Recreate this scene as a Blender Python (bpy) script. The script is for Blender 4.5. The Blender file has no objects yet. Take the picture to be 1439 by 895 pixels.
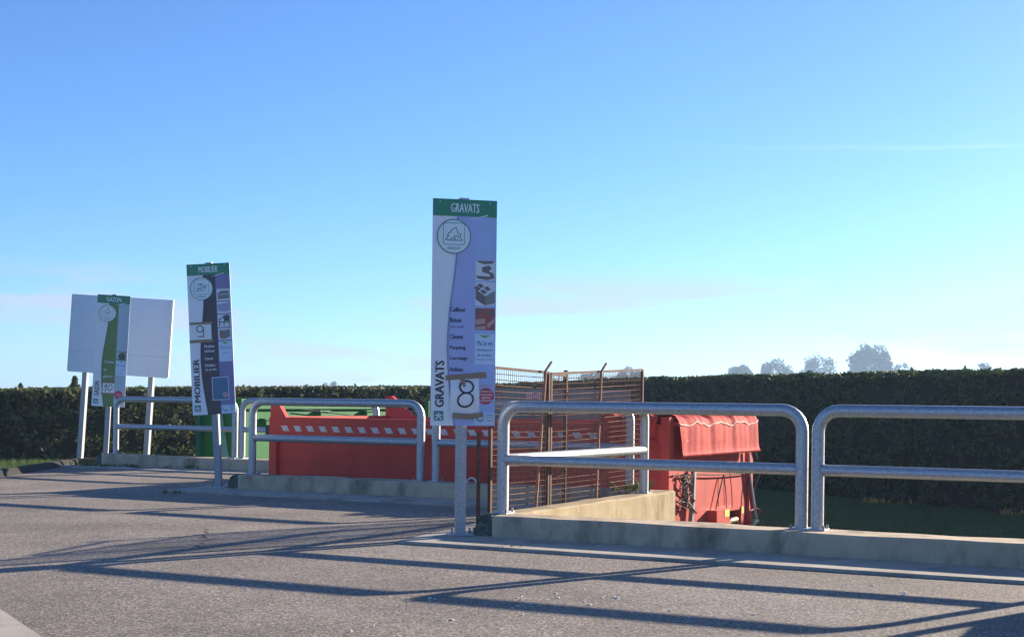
import bpy, math, random
from mathutils import Vector, Matrix
R = math.radians
rnd = random.Random(7)
sc = bpy.context.scene
COL = sc.collection

# ------------------------------------------------------------------ camera, sky, sun, exposure
F, H, ROLL, YH = 2000.0, 1.35, 0.0115, 562.9      # focal length in photo pixels, eye height, roll, eye-level row
cam_d = bpy.data.cameras.new('camera'); cam = bpy.data.objects.new('camera', cam_d); COL.objects.link(cam)
cam_d.sensor_fit = 'HORIZONTAL'; cam_d.sensor_width = 36; cam_d.lens = 36 * F / 1439
cam_d.shift_y = (YH - 447.5) / 1439; cam_d.clip_start = 0.1; cam_d.clip_end = 2000
c, s = math.cos(ROLL), math.sin(ROLL)
cam.matrix_world = Matrix(((c, -s, 0, 0), (0, 0, -1, 0), (s, c, 0, H), (0, 0, 0, 1)))
sc.camera = cam

SUN_AZ, SUN_EL = R(49), R(15.9)
world = bpy.data.worlds.new('World'); sc.world = world; world.use_nodes = True
wn, wl = world.node_tree.nodes, world.node_tree.links
wn.clear()
w_out = wn.new('ShaderNodeOutputWorld'); w_bg = wn.new('ShaderNodeBackground'); w_bg.inputs['Strength'].default_value = 0.088
sky = wn.new('ShaderNodeTexSky'); sky.sky_type = 'NISHITA'; sky.sun_disc = False
sky.sun_elevation = SUN_EL; sky.sun_rotation = SUN_AZ; sky.air_density = 0.68; sky.dust_density = 0.3; sky.ozone_density = 6.5; sky.altitude = 0
# thin low clouds: stretched noise on the sky direction, limited to a low belt of the sky all the way round
tc = wn.new('ShaderNodeTexCoord'); sep = wn.new('ShaderNodeSeparateXYZ'); wl.new(tc.outputs['Generated'], sep.inputs[0])
mp = wn.new('ShaderNodeMapping'); mp.inputs['Scale'].default_value = (5, 5, 34); wl.new(tc.outputs['Generated'], mp.inputs[0])
mp.inputs['Location'].default_value = (3.1, 0.4, 0.2)
nz = wn.new('ShaderNodeTexNoise'); nz.inputs['Scale'].default_value = 1.0; nz.inputs['Detail'].default_value = 6; nz.inputs['Roughness'].default_value = 0.55
wl.new(mp.outputs[0], nz.inputs['Vector'])
cr = wn.new('ShaderNodeMapRange'); cr.interpolation_type = 'SMOOTHSTEP'
cr.inputs['From Min'].default_value = 0.44; cr.inputs['From Max'].default_value = 0.62; wl.new(nz.outputs['Fac'], cr.inputs['Value'])
lo = wn.new('ShaderNodeMapRange'); lo.interpolation_type = 'SMOOTHSTEP'; lo.inputs['From Min'].default_value = 0.10; lo.inputs['From Max'].default_value = 0.07
wl.new(sep.outputs['Z'], lo.inputs['Value'])
mu = wn.new('ShaderNodeMath'); mu.operation = 'MULTIPLY'; wl.new(cr.outputs[0], mu.inputs[0]); wl.new(lo.outputs[0], mu.inputs[1])
mu2 = wn.new('ShaderNodeMath'); mu2.operation = 'MULTIPLY'; wl.new(mu.outputs[0], mu2.inputs[0]); mu2.inputs[1].default_value = 0.7
mxs = wn.new('ShaderNodeMix'); mxs.data_type = 'RGBA'; wl.new(mu2.outputs[0], mxs.inputs['Factor'])
wl.new(sky.outputs[0], mxs.inputs[6]); mxs.inputs[7].default_value = (2.9, 3.05, 3.9, 1)
# one faint old contrail: a thin wavering line across part of the sky
def wmath(op, a, b, clamp=False):
    n_ = wn.new('ShaderNodeMath'); n_.operation = op; n_.use_clamp = clamp
    for k, v_ in enumerate((a, b)):
        if isinstance(v_, (int, float)): n_.inputs[k].default_value = v_
        else: wl.new(v_, n_.inputs[k])
    return n_.outputs[0]
n5 = wn.new('ShaderNodeTexNoise'); n5.inputs['Scale'].default_value = 11; n5.inputs['Detail'].default_value = 3; wl.new(tc.outputs['Generated'], n5.inputs['Vector'])
zc = wmath('ADD', wmath('MULTIPLY', sep.outputs['X'], -0.0276), 0.1795)
dz = wmath('ABSOLUTE', wmath('ADD', wmath('SUBTRACT', sep.outputs['Z'], zc), wmath('MULTIPLY', wmath('SUBTRACT', n5.outputs['Fac'], 0.5), 0.009)), 0)
core_ = wmath('SUBTRACT', 1.0, wmath('DIVIDE', dz, 0.0022), True)
n6 = wn.new('ShaderNodeTexNoise'); n6.inputs['Scale'].default_value = 25; n6.inputs['Detail'].default_value = 5; wl.new(tc.outputs['Generated'], n6.inputs['Vector'])
core_ = wmath('MULTIPLY', core_, wmath('MULTIPLY', n6.outputs['Fac'], 0.22))
fade = wn.new('ShaderNodeMapRange'); fade.interpolation_type = 'SMOOTHSTEP'; fade.inputs['From Min'].default_value = 0.06; fade.inputs['From Max'].default_value = 0.3; wl.new(sep.outputs['X'], fade.inputs['Value'])
ahead = wmath('GREATER_THAN', sep.outputs['Y'], 0.0)
core_ = wmath('MULTIPLY', wmath('MULTIPLY', core_, fade.outputs[0]), ahead)
mx2 = wn.new('ShaderNodeMix'); mx2.data_type = 'RGBA'; wl.new(core_, mx2.inputs['Factor']); wl.new(mxs.outputs[2], mx2.inputs[6]); mx2.inputs[7].default_value = (6, 6.5, 7, 1)
wl.new(mx2.outputs[2], w_bg.inputs['Color']); wl.new(w_bg.outputs[0], w_out.inputs['Surface'])

SUN_DIR = Vector((math.sin(SUN_AZ) * math.cos(SUN_EL), math.cos(SUN_AZ) * math.cos(SUN_EL), math.sin(SUN_EL)))
sun_d = bpy.data.lights.new('sun', 'SUN'); sun = bpy.data.objects.new('sun', sun_d); COL.objects.link(sun)
sun_d.energy = 5.0; sun_d.angle = R(0.5); sun_d.color = (1.0, 0.86, 0.68)
sun.location = SUN_DIR * 60; sun.rotation_euler = (-SUN_DIR).to_track_quat('-Z', 'Y').to_euler()
vs = sc.view_settings; vs.view_transform = 'Standard'; vs.look = 'None'; vs.gamma = 1; vs.use_curve_mapping = False
vs.exposure = 1.38
sc.render.resolution_x, sc.render.resolution_y = 1024, 636

# ------------------------------------------------------------------ helpers
def at(px, py, d):
    """point seen at photo pixel (px, py) at depth d"""
    u, v = (px - 719.5) / F, (YH - py) / F
    return Vector(((u - v * s) * d, d, H + (v + u * s) * d))
def on(px, py, z):
    u, v = (px - 719.5) / F, (YH - py) / F
    return at(px, py, (z - H) / (v + u * s))
def tag(o, label=None, cat=None, group=None, kind=None):
    if label: o['label'] = label
    if cat: o['category'] = cat
    if group: o['group'] = group
    if kind: o['kind'] = kind
    return o
def empty(name, loc=(0, 0, 0), rot=(0, 0, 0), label=None, cat=None, group=None):
    o = bpy.data.objects.new(name, None); COL.objects.link(o); o.empty_display_size = 0.2
    o.location = loc; o.rotation_euler = rot
    return tag(o, label, cat, group)
class MB:
    def __init__(self): self.v = []; self.f = []; self.sm = []
    def add(self, vs, fs, smooth=False):
        n = len(self.v); self.v += [tuple(p) for p in vs]
        for f in fs: self.f.append(tuple(i + n for i in f)); self.sm.append(smooth)
        return self
    def box(self, x0, x1, y0, y1, z0, z1, M=None, ch=0.0):
        if ch > 0:   # top edges chamfered
            P = [(x0, y0, z0), (x1, y0, z0), (x1, y1, z0), (x0, y1, z0), (x0, y0, z1 - ch), (x1, y0, z1 - ch), (x1, y1, z1 - ch), (x0, y1, z1 - ch),
                 (x0 + ch, y0 + ch, z1), (x1 - ch, y0 + ch, z1), (x1 - ch, y1 - ch, z1), (x0 + ch, y1 - ch, z1)]
            fs = [(3, 2, 1, 0), (8, 9, 10, 11)] + [(i, (i + 1) % 4, 4 + (i + 1) % 4, 4 + i) for i in range(4)] + [(4 + i, 4 + (i + 1) % 4, 8 + (i + 1) % 4, 8 + i) for i in range(4)]
        else:
            P = [(x0, y0, z0), (x1, y0, z0), (x1, y1, z0), (x0, y1, z0), (x0, y0, z1), (x1, y0, z1), (x1, y1, z1), (x0, y1, z1)]
            fs = [(3, 2, 1, 0), (4, 5, 6, 7), (0, 1, 5, 4), (1, 2, 6, 5), (2, 3, 7, 6), (3, 0, 4, 7)]
        if M: P = [M @ Vector(p) for p in P]
        return self.add(P, fs)
    def tube(self, pts, r, n=8, cap=True, smooth=True, sq=False):
        pts = [Vector(p) for p in pts]; vs = []; fs = []; up = None
        for i, p in enumerate(pts):
            t = (pts[min(i + 1, len(pts) - 1)] - pts[max(i - 1, 0)]).normalized()
            if up is None:
                up = Vector((0, 0, 1)) if abs(t.z) < 0.9 else Vector((0, 1, 0))
            a = t.cross(up).normalized(); b = a.cross(t).normalized(); up = b
            rr = r[i] if isinstance(r, (list, tuple)) else r
            for k in range(n):
                an = 2 * math.pi * (k + (0.5 if sq else 0)) / n
                vs.append(p + a * math.cos(an) * rr + b * math.sin(an) * rr)
        for i in range(len(pts) - 1):
            for k in range(n):
                fs.append((i * n + k, i * n + (k + 1) % n, (i + 1) * n + (k + 1) % n, (i + 1) * n + k))
        self.add(vs, fs, smooth)
        if cap:
            self.add(vs[:n], [tuple(range(n))[::-1]]); self.add(vs[-n:], [tuple(range(n))])
        return self
    def prism(self, pts, z0, z1):
        n = len(pts)
        return self.add([(x, y, z0) for x, y in pts] + [(x, y, z1) for x, y in pts],
                        [tuple(range(n))[::-1], tuple(range(n, 2 * n))] + [(i, (i + 1) % n, n + (i + 1) % n, n + i) for i in range(n)])
    def grid(self, fn, nu, nv, smooth=True):
        vs = [fn(i / nu, j / nv) for j in range(nv + 1) for i in range(nu + 1)]
        fs = [(j * (nu + 1) + i, j * (nu + 1) + i + 1, (j + 1) * (nu + 1) + i + 1, (j + 1) * (nu + 1) + i) for j in range(nv) for i in range(nu)]
        return self.add(vs, fs, smooth)
    def build(self, name, mat, parent=None, label=None, cat=None, group=None, kind=None):
        me = bpy.data.meshes.new(name); me.from_pydata(self.v, [], self.f)
        me.polygons.foreach_set('use_smooth', self.sm); me.materials.append(M[mat] if isinstance(mat, str) else mat); me.update()
        o = bpy.data.objects.new(name, me); COL.objects.link(o); o.parent = parent
        return tag(o, label, cat, group, kind)

# ------------------------------------------------------------------ materials
M = {}
def mat(name, col, rough=0.6, metal=0.0, col2=None, scale=8.0, detail=5, bump=0.0, bscale=None, lo=0.35, hi=0.65, spec=0.5, stain=None, sscale=2.0, slo=0.5, shi=0.7, trans=0.0, smap=(1, 1, 1), coords='Object'):
    m = bpy.data.materials.new(name); m.use_nodes = True; nt = m.node_tree; N, L = nt.nodes, nt.links
    b = N['Principled BSDF']; b.inputs['Roughness'].default_value = rough; b.inputs['Metallic'].default_value = metal
    b.inputs['Specular IOR Level'].default_value = spec
    t = N.new('ShaderNodeTexCoord')
    if col2 is None: col2 = tuple(x * 0.86 for x in col)
    n1 = N.new('ShaderNodeTexNoise'); n1.inputs['Scale'].default_value = scale; n1.inputs['Detail'].default_value = detail; n1.inputs['Roughness'].default_value = 0.6
    L.new(t.outputs[coords], n1.inputs['Vector'])
    mr = N.new('ShaderNodeMapRange'); mr.inputs['From Min'].default_value = lo; mr.inputs['From Max'].default_value = hi; L.new(n1.outputs['Fac'], mr.inputs['Value'])
    mx = N.new('ShaderNodeMix'); mx.data_type = 'RGBA'; mx.inputs[6].default_value = (*col, 1); mx.inputs[7].default_value = (*col2, 1)
    L.new(mr.outputs[0], mx.inputs['Factor']); out = mx.outputs[2]
    if stain:
        mpg = N.new('ShaderNodeMapping'); mpg.inputs['Scale'].default_value = smap; L.new(t.outputs[coords], mpg.inputs[0])
        n2 = N.new('ShaderNodeTexNoise'); n2.inputs['Scale'].default_value = sscale; n2.inputs['Detail'].default_value = 8; n2.inputs['Roughness'].default_value = 0.65
        L.new(mpg.outputs[0], n2.inputs['Vector'])
        m2 = N.new('ShaderNodeMapRange'); m2.inputs['From Min'].default_value = slo; m2.inputs['From Max'].default_value = shi; L.new(n2.outputs['Fac'], m2.inputs['Value'])
        x2 = N.new('ShaderNodeMix'); x2.data_type = 'RGBA'; L.new(m2.outputs[0], x2.inputs['Factor']); L.new(out, x2.inputs[6]); x2.inputs[7].default_value = (*stain, 1)
        out = x2.outputs[2]
    L.new(out, b.inputs['Base Color'])
    if bump:
        n3 = N.new('ShaderNodeTexNoise'); n3.inputs['Scale'].default_value = bscale or scale * 3; n3.inputs['Detail'].default_value = 4
        L.new(t.outputs[coords], n3.inputs['Vector'])
        bp = N.new('ShaderNodeBump'); bp.inputs['Strength'].default_value = 1.0; bp.inputs['Distance'].default_value = bump
        L.new(n3.outputs['Fac'], bp.inputs['Height']); L.new(bp.outputs[0], b.inputs['Normal'])
    if trans:
        tr = N.new('ShaderNodeBsdfTranslucent'); L.new(out, tr.inputs['Color']); ms = N.new('ShaderNodeMixShader'); ms.inputs[0].default_value = trans
        o = N['Material Output']; L.new(b.outputs[0], ms.inputs[1]); L.new(tr.outputs[0], ms.inputs[2]); L.new(ms.outputs[0], o.inputs['Surface'])
    M[name] = m; return m

def asphalt():
    m = bpy.data.materials.new('asphalt'); m.use_nodes = True; nt = m.node_tree; N, L = nt.nodes, nt.links
    b = N['Principled BSDF']; b.inputs['Roughness'].default_value = 0.9; b.inputs['Specular IOR Level'].default_value = 0.25
    t = N.new('ShaderNodeTexCoord')
    vo = N.new('ShaderNodeTexVoronoi'); vo.inputs['Scale'].default_value = 75; L.new(t.outputs['Object'], vo.inputs['Vector'])
    sp = N.new('ShaderNodeSeparateXYZ'); L.new(vo.outputs['Color'], sp.inputs[0])
    rp = N.new('ShaderNodeValToRGB'); e = rp.color_ramp.elements
    e[0].position = 0.0; e[0].color = (0.075, 0.068, 0.064, 1); e[1].position = 1.0; e[1].color = (0.40, 0.345, 0.29, 1)
    for p, cc in ((0.3, (0.135, 0.119, 0.103)), (0.6, (0.18, 0.154, 0.130)), (0.85, (0.25, 0.204, 0.166))):
        q = e.new(p); q.color = (*cc, 1)
    L.new(sp.outputs[0], rp.inputs[0])
    n = N.new('ShaderNodeTexNoise'); n.inputs['Scale'].default_value = 0.55; n.inputs['Detail'].default_value = 9; n.inputs['Roughness'].default_value = 0.62; L.new(t.outputs['Object'], n.inputs['Vector'])
    mr = N.new('ShaderNodeMapRange'); mr.inputs['From Min'].default_value = 0.3; mr.inputs['From Max'].default_value = 0.72
    mr.inputs['To Min'].default_value = 0.95; mr.inputs['To Max'].default_value = 1.6; L.new(n.outputs['Fac'], mr.inputs['Value'])
    hs = N.new('ShaderNodeHueSaturation'); L.new(rp.outputs[0], hs.inputs['Color']); L.new(mr.outputs[0], hs.inputs['Value'])
    # pale dusty patches
    n2 = N.new('ShaderNodeTexNoise'); n2.inputs['Scale'].default_value = 0.9; n2.inputs['Detail'].default_value = 10; n2.inputs['Roughness'].default_value = 0.7
    mp = N.new('ShaderNodeMapping'); mp.inputs['Location'].default_value = (4.3, 1.2, 0); L.new(t.outputs['Object'], mp.inputs[0]); L.new(mp.outputs[0], n2.inputs['Vector'])
    m2 = N.new('ShaderNodeMapRange'); m2.inputs['From Min'].default_value = 0.55; m2.inputs['From Max'].default_value = 0.78; m2.inputs['To Max'].default_value = 0.7; L.new(n2.outputs['Fac'], m2.inputs['Value'])
    x = N.new('ShaderNodeMix'); x.data_type = 'RGBA'; L.new(m2.outputs[0], x.inputs['Factor']); L.new(hs.outputs[0], x.inputs[6]); x.inputs[7].default_value = (0.36, 0.33, 0.30, 1)
    # rusty / oily spots
    n3 = N.new('ShaderNodeTexNoise'); n3.inputs['Scale'].default_value = 1.7; n3.inputs['Detail'].default_value = 6
    mp3 = N.new('ShaderNodeMapping'); mp3.inputs['Location'].default_value = (-7.3, 9.2, 0); L.new(t.outputs['Object'], mp3.inputs[0]); L.new(mp3.outputs[0], n3.inputs['Vector'])
    m3 = N.new('ShaderNodeMapRange'); m3.inputs['From Min'].default_value = 0.64; m3.inputs['From Max'].default_value = 0.78; m3.inputs['To Max'].default_value = 0.6; L.new(n3.outputs['Fac'], m3.inputs['Value'])
    x3 = N.new('ShaderNodeMix'); x3.data_type = 'RGBA'; L.new(m3.outputs[0], x3.inputs['Factor']); L.new(x.outputs[2], x3.inputs[6]); x3.inputs[7].default_value = (0.11, 0.075, 0.055, 1)
    L.new(x3.outputs[2], b.inputs['Base Color'])
    bp = N.new('ShaderNodeBump'); bp.inputs['Distance'].default_value = 0.006; bp.inputs['Strength'].default_value = 0.9
    n4 = N.new('ShaderNodeTexNoise'); n4.inputs['Scale'].default_value = 60; n4.inputs['Detail'].default_value = 3; L.new(t.outputs['Object'], n4.inputs['Vector'])
    L.new(n4.outputs['Fac'], bp.inputs['Height']); L.new(bp.outputs[0], b.inputs['Normal'])
    M['asphalt'] = m
asphalt()
def galv():
    m = bpy.data.materials.new('galvanised'); m.use_nodes = True; nt = m.node_tree; N, L = nt.nodes, nt.links
    b = N['Principled BSDF']; b.inputs['Metallic'].default_value = 0.7; b.inputs['Roughness'].default_value = 0.5
    t = N.new('ShaderNodeTexCoord')
    vo = N.new('ShaderNodeTexVoronoi'); vo.inputs['Scale'].default_value = 80; L.new(t.outputs['Object'], vo.inputs['Vector'])
    n = N.new('ShaderNodeTexNoise'); n.inputs['Scale'].default_value = 14; n.inputs['Detail'].default_value = 8; n.inputs['Roughness'].default_value = 0.7; L.new(t.outputs['Object'], n.inputs['Vector'])
    sp = N.new('ShaderNodeSeparateXYZ'); L.new(vo.outputs['Color'], sp.inputs[0])
    ad = N.new('ShaderNodeMath'); ad.operation = 'ADD'; L.new(sp.outputs[0], ad.inputs[0]); L.new(n.outputs['Fac'], ad.inputs[1])
    rp = N.new('ShaderNodeValToRGB'); e = rp.color_ramp.elements
    e[0].position = 0.25; e[0].color = (0.33, 0.35, 0.37, 1); e[1].position = 1.0; e[1].color = (0.54, 0.55, 0.56, 1)
    dv = N.new('ShaderNodeMath'); dv.operation = 'MULTIPLY'; dv.inputs[1].default_value = 0.62; L.new(ad.outputs[0], dv.inputs[0]); L.new(dv.outputs[0], rp.inputs[0])
    L.new(rp.outputs[0], b.inputs['Base Color'])
    mr = N.new('ShaderNodeMapRange'); mr.inputs['To Min'].default_value = 0.36; mr.inputs['To Max'].default_value = 0.62; L.new(n.outputs['Fac'], mr.inputs['Value']); L.new(mr.outputs[0], b.inputs['Roughness'])
    M['galvanised'] = m
galv()
mat('concrete', (0.58, 0.45, 0.30), 0.9, 0, (0.44, 0.34, 0.23), 5, bump=0.004, bscale=45, stain=(0.10, 0.085, 0.06), sscale=3.0, slo=0.48, shi=0.74, smap=(1, 1, 0.45))
mat('concrete_ochre', (0.42, 0.335, 0.20), 0.9, 0, (0.34, 0.25, 0.13), 4, bump=0.004, bscale=40, stain=(0.20, 0.13, 0.055), sscale=3.5, slo=0.48, shi=0.68, smap=(1, 1, 0.3))
mat('concrete_moss', (0.17, 0.16, 0.13), 0.95, 0, (0.05, 0.055, 0.04), 9, bump=0.012, bscale=30, stain=(0.30, 0.29, 0.26), sscale=6, slo=0.55, shi=0.7)
mat('apron', (0.45, 0.405, 0.335), 0.9, 0, (0.36, 0.32, 0.265), 4, bump=0.003, bscale=60, stain=(0.17, 0.155, 0.135), sscale=1.6, slo=0.5, shi=0.75)
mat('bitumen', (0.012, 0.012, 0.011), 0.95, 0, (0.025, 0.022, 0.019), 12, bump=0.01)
mat('red_paint', (0.55, 0.062, 0.044), 0.5, 0, (0.48, 0.052, 0.04), 3, spec=0.18, stain=(0.30, 0.05, 0.035), sscale=2.2, slo=0.55, shi=0.8, smap=(1, 1, 0.3))
mat('red_tarp', (0.55, 0.058, 0.048), 0.75, 0, (0.43, 0.042, 0.038), 6, spec=0.08, bump=0.004, bscale=25)
mat('tarp_seam', (0.66, 0.30, 0.25), 0.7, spec=0.1)
mat('green_paint', (0.016, 0.17, 0.038), 0.55, 0, (0.014, 0.145, 0.032), 3, spec=0.15, stain=(0.04, 0.18, 0.06), sscale=2)
mat('green_dark', (0.012, 0.13, 0.06), 0.5, spec=0.2)
mat('teal_paint', (0.10, 0.31, 0.27), 0.6, 0, (0.085, 0.25, 0.22), 3, stain=(0.11, 0.15, 0.16), sscale=3)
mat('pale_grey', (0.45, 0.48, 0.52), 0.6)
mat('white_stripe', (0.62, 0.60, 0.60), 0.5, 0, (0.45, 0.42, 0.42), 12)
mat('rubble', (0.25, 0.20, 0.17), 0.95, 0, (0.14, 0.11, 0.10), 6, bump=0.05, bscale=8)
mat('rust', (0.13, 0.062, 0.038), 0.85, 0.1, (0.07, 0.035, 0.025), 16)
mat('post_grey', (0.30, 0.32, 0.34), 0.6, 0.25, (0.37, 0.38, 0.40), 30)
mat('rust_light', (0.34, 0.19, 0.12), 0.8, 0.1, (0.24, 0.12, 0.07), 16)
mat('iron', (0.05, 0.05, 0.055), 0.6, 0.3)
mat('steel', (0.30, 0.30, 0.31), 0.45, 0.6)
mat('brass', (0.45, 0.33, 0.16), 0.4, 0.7)
mat('rope', (0.03, 0.03, 0.03), 0.9)
mat('rope_pale', (0.40, 0.33, 0.27), 0.9)
mat('strap', (0.62, 0.57, 0.55), 0.8)
mat('yellow', (0.75, 0.50, 0.03), 0.6)
mat('board_grey', (0.60, 0.70, 0.84), 0.45, 0, (0.56, 0.66, 0.79), 2)
mat('board_edge', (0.75, 0.75, 0.74), 0.45)
mat('lawn', (0.045, 0.095, 0.02), 0.95, 0, (0.07, 0.11, 0.03), 3, stain=(0.10, 0.09, 0.04), sscale=1.2, slo=0.6, shi=0.8)
mat('grass_blade', (0.06, 0.13, 0.025), 0.8, 0, (0.11, 0.15, 0.04), 2, trans=0.3)
mat('weed_leaf', (0.10, 0.17, 0.03), 0.8, 0, (0.16, 0.19, 0.05), 6, trans=0.3)
mat('hedge_leaf', (0.045, 0.085, 0.022), 0.7, 0, (0.09, 0.115, 0.035), 0.9, trans=0.25, lo=0.4, hi=0.7, stain=(0.14, 0.10, 0.05), sscale=1.6, slo=0.68, shi=0.8)
mat('hedge_leaf_loose', (0.055, 0.088, 0.026), 0.7, 0, (0.13, 0.125, 0.045), 1.6, trans=0.3, lo=0.42, hi=0.66, stain=(0.17, 0.11, 0.06), sscale=2.2, slo=0.64, shi=0.76)
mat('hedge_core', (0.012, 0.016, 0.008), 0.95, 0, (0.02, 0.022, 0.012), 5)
mat('tree_leaf', (0.055, 0.085, 0.03), 0.8, 0, (0.08, 0.10, 0.04), 0.5, trans=0.2)
mat('tree_leaf_pale', (0.10, 0.12, 0.05), 0.8, 0, (0.13, 0.14, 0.07), 0.5, trans=0.2)
mat('bark', (0.10, 0.075, 0.055), 0.9)
mat('chip', (0.70, 0.69, 0.66), 0.8)
mat('flower', (0.70, 0.45, 0.10), 0.8)
# sign inks
for k, cc in dict(s_white=(0.88, 0.90, 0.92), s_green=(0.02, 0.25, 0.13), s_lav=(0.42, 0.48, 0.80), s_lav2=(0.40, 0.52, 0.82), s_navy=(0.035, 0.04, 0.10), s_black=(0.02, 0.02, 0.025),
                  s_teal=(0.06, 0.26, 0.24), s_disc=(0.80, 0.90, 0.90), s_sky=(0.60, 0.74, 0.92), s_blue=(0.07, 0.22, 0.55), s_blue2=(0.32, 0.46, 0.76), s_rose=(0.70, 0.30, 0.36), s_lime=(0.22, 0.45, 0.10), s_red=(0.60, 0.03, 0.07),
                  s_shade=(0.26, 0.30, 0.52), s_maroon=(0.055, 0.03, 0.055), s_purple=(0.22, 0.19, 0.40), s_grass=(0.13, 0.24, 0.05), s_mist=(0.42, 0.54, 0.62), s_tree=(0.05, 0.09, 0.05),
                  s_poster=(0.05, 0.16, 0.26), s_pink=(0.60, 0.30, 0.42), s_paper=(0.88, 0.87, 0.86), s_tape=(0.30, 0.19, 0.11), s_photo=(0.72, 0.75, 0.80), s_stone=(0.17, 0.14, 0.13),
                  s_block=(0.26, 0.24, 0.23), s_brick=(0.38, 0.09, 0.07), s_brick2=(0.55, 0.33, 0.29), s_sofa=(0.20, 0.18, 0.20), s_mattress=(0.36, 0.35, 0.55), s_wood=(0.28, 0.17, 0.11), s_dkgreen=(0.03, 0.08, 0.07)).items():
    mat(k, cc, 0.34, 0, tuple(x * 0.93 for x in cc), 2.5, spec=0.6)
mat('s_pouch', (0.88, 0.88, 0.88), 0.22, 0, (0.80, 0.81, 0.83), 5, bump=0.006, bscale=9)

# ------------------------------------------------------------------ layout of the quay: saw-tooth bays
TH = R(26.9)
U = Vector((math.cos(TH), -math.sin(TH), 0)); V = Vector((math.sin(TH), math.cos(TH), 0))
def on_line(P, px):            # parameter t along U from P where the line crosses picture column px
    k = (px - 719.5) / F
    return (k * P.y - P.x) / (U.x - k * U.y)
A1r = Vector((2.655, 13.0, 0)); A0 = A1r + U * on_line(A1r, 708)
B1r = Vector((-1.275, 20.0, 0)); B1l = B1r + U * on_line(B1r, 355.5)
C1r = Vector((-5.21, 26.8, 0)); C1l = C1r + U * on_line(C1r, 163.5)
A2l = A1r + U * on_line(A1r, 1150.5); A2r = A2l + U * 3.0
B2l = B1r + U * on_line(B1r, 613.5); B2r = B1r + U * on_line(B1r, 886)
C2l = C1r + U * on_line(C1r, 341); C2r = C1r + U * on_line(C1r, 529)
def meet(P, Q):                # s so that P + V*s lies on the line through Q along U
    return (Q - P).dot(V)
SA = A0 + V * meet(A0, B1r)                    # far end of the side wall at A
B0 = B1l - U * 0.12; SB = B0 + V * meet(B0, C1r)
C0 = C1l - U * 0.10
E = A2r + U * 0.25; D0 = E - V * 4.6
PIT = -0.78
KT = 0.21                                       # top of the low walls

# ground sheet, quay surface
g = 750
MB().box(-g, g, -g, g, PIT - 0.3, PIT).build('ground', 'lawn', kind='structure')
poly = [(-14, -12), (12, -12), (D0 + U * 9).to_2d()[:], D0.to_2d()[:], E.to_2d()[:], A0.to_2d()[:], SA.to_2d()[:], B0.to_2d()[:], SB.to_2d()[:], C0.to_2d()[:], (-8.75, 28.7), (-8.5, 20), (-9.5, 14), (-14, 6)]
MB().prism([tuple(p) for p in poly], PIT - 0.05, -0.022).build('yard_asphalt', 'asphalt', kind='structure')
# grass bank on the left of the yard
MB().add([(-40, -12, -0.12), (-13.9, -12, -0.12), (-13.9, 6, -0.12), (-9.4, 14, -0.12), (-8.4, 20, -0.12), (-8.65, 28.8, -0.12), (-8.2, 35, -0.2), (-40, 37, -0.2),
          (-7.0, 29.5, PIT - .02), (-6.0, 36, PIT - .02)], [(0, 1, 2, 3, 4, 5, 6, 7), (5, 8, 9, 6)]).build('grass_bank', 'lawn', kind='structure')
# bitumen edging along the left of the yard
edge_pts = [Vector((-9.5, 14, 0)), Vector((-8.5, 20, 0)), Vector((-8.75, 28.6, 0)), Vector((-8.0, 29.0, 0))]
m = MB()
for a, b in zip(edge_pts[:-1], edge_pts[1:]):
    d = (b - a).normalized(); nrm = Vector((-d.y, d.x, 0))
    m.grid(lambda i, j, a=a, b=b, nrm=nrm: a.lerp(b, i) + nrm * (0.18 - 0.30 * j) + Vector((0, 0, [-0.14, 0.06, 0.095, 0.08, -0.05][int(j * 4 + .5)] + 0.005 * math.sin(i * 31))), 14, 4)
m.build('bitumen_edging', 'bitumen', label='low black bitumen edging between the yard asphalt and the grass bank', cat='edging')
# concrete strip in the near left corner
p, q = on(0, 858, -.03), on(55, 895, -.03); d = (q - p).normalized(); nrm = Vector((d.y, -d.x, 0))
a0, a1 = p - d * 1.2, q + d * 3
MB().prism([tuple((a0).to_2d()), tuple((a0 + nrm * 1.3).to_2d()), tuple((a1 + nrm * 1.3).to_2d()), tuple(a1.to_2d())], -0.08, -0.016).build('concrete_strip', 'apron', kind='structure')

def frame(P):                 # matrix: x along U, y along V
    return Matrix(((U.x, V.x, 0, P.x), (U.y, V.y, 0, P.y), (0, 0, 1, 0), (0, 0, 0, 1)))
def rough_box(x0, x1, y0, y1, z0, z1, Mx, amp=0.006, ch=0.02, seg=0.35, seed=0):
    """wall of rectangular section with worn, slightly uneven top edges, along x"""
    r = random.Random(seed); n = max(2, int((x1 - x0) / seg)); m = MB(); vs = []; fs = []
    for i in range(n + 1):
        x = x0 + (x1 - x0) * i / n
        sec = [(y0, z0), (y0, z1 - ch), (y0 + ch, z1), (y1 - ch, z1), (y1, z1 - ch), (y1, z0)]
        for (y, z) in sec:
            k = 0 if z == z0 else 1
            vs.append(Mx @ Vector((x, y + k * r.uniform(-amp, amp) * .6, z + k * r.uniform(-amp, amp))))
    for i in range(n):
        for k in range(5): fs.append((i * 6 + k + 1, i * 6 + k, (i + 1) * 6 + k, (i + 1) * 6 + k + 1))
    fs.append(tuple(range(6))); fs.append(tuple(n * 6 + k for k in range(6))[::-1])
    return m.add(vs, fs)
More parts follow.
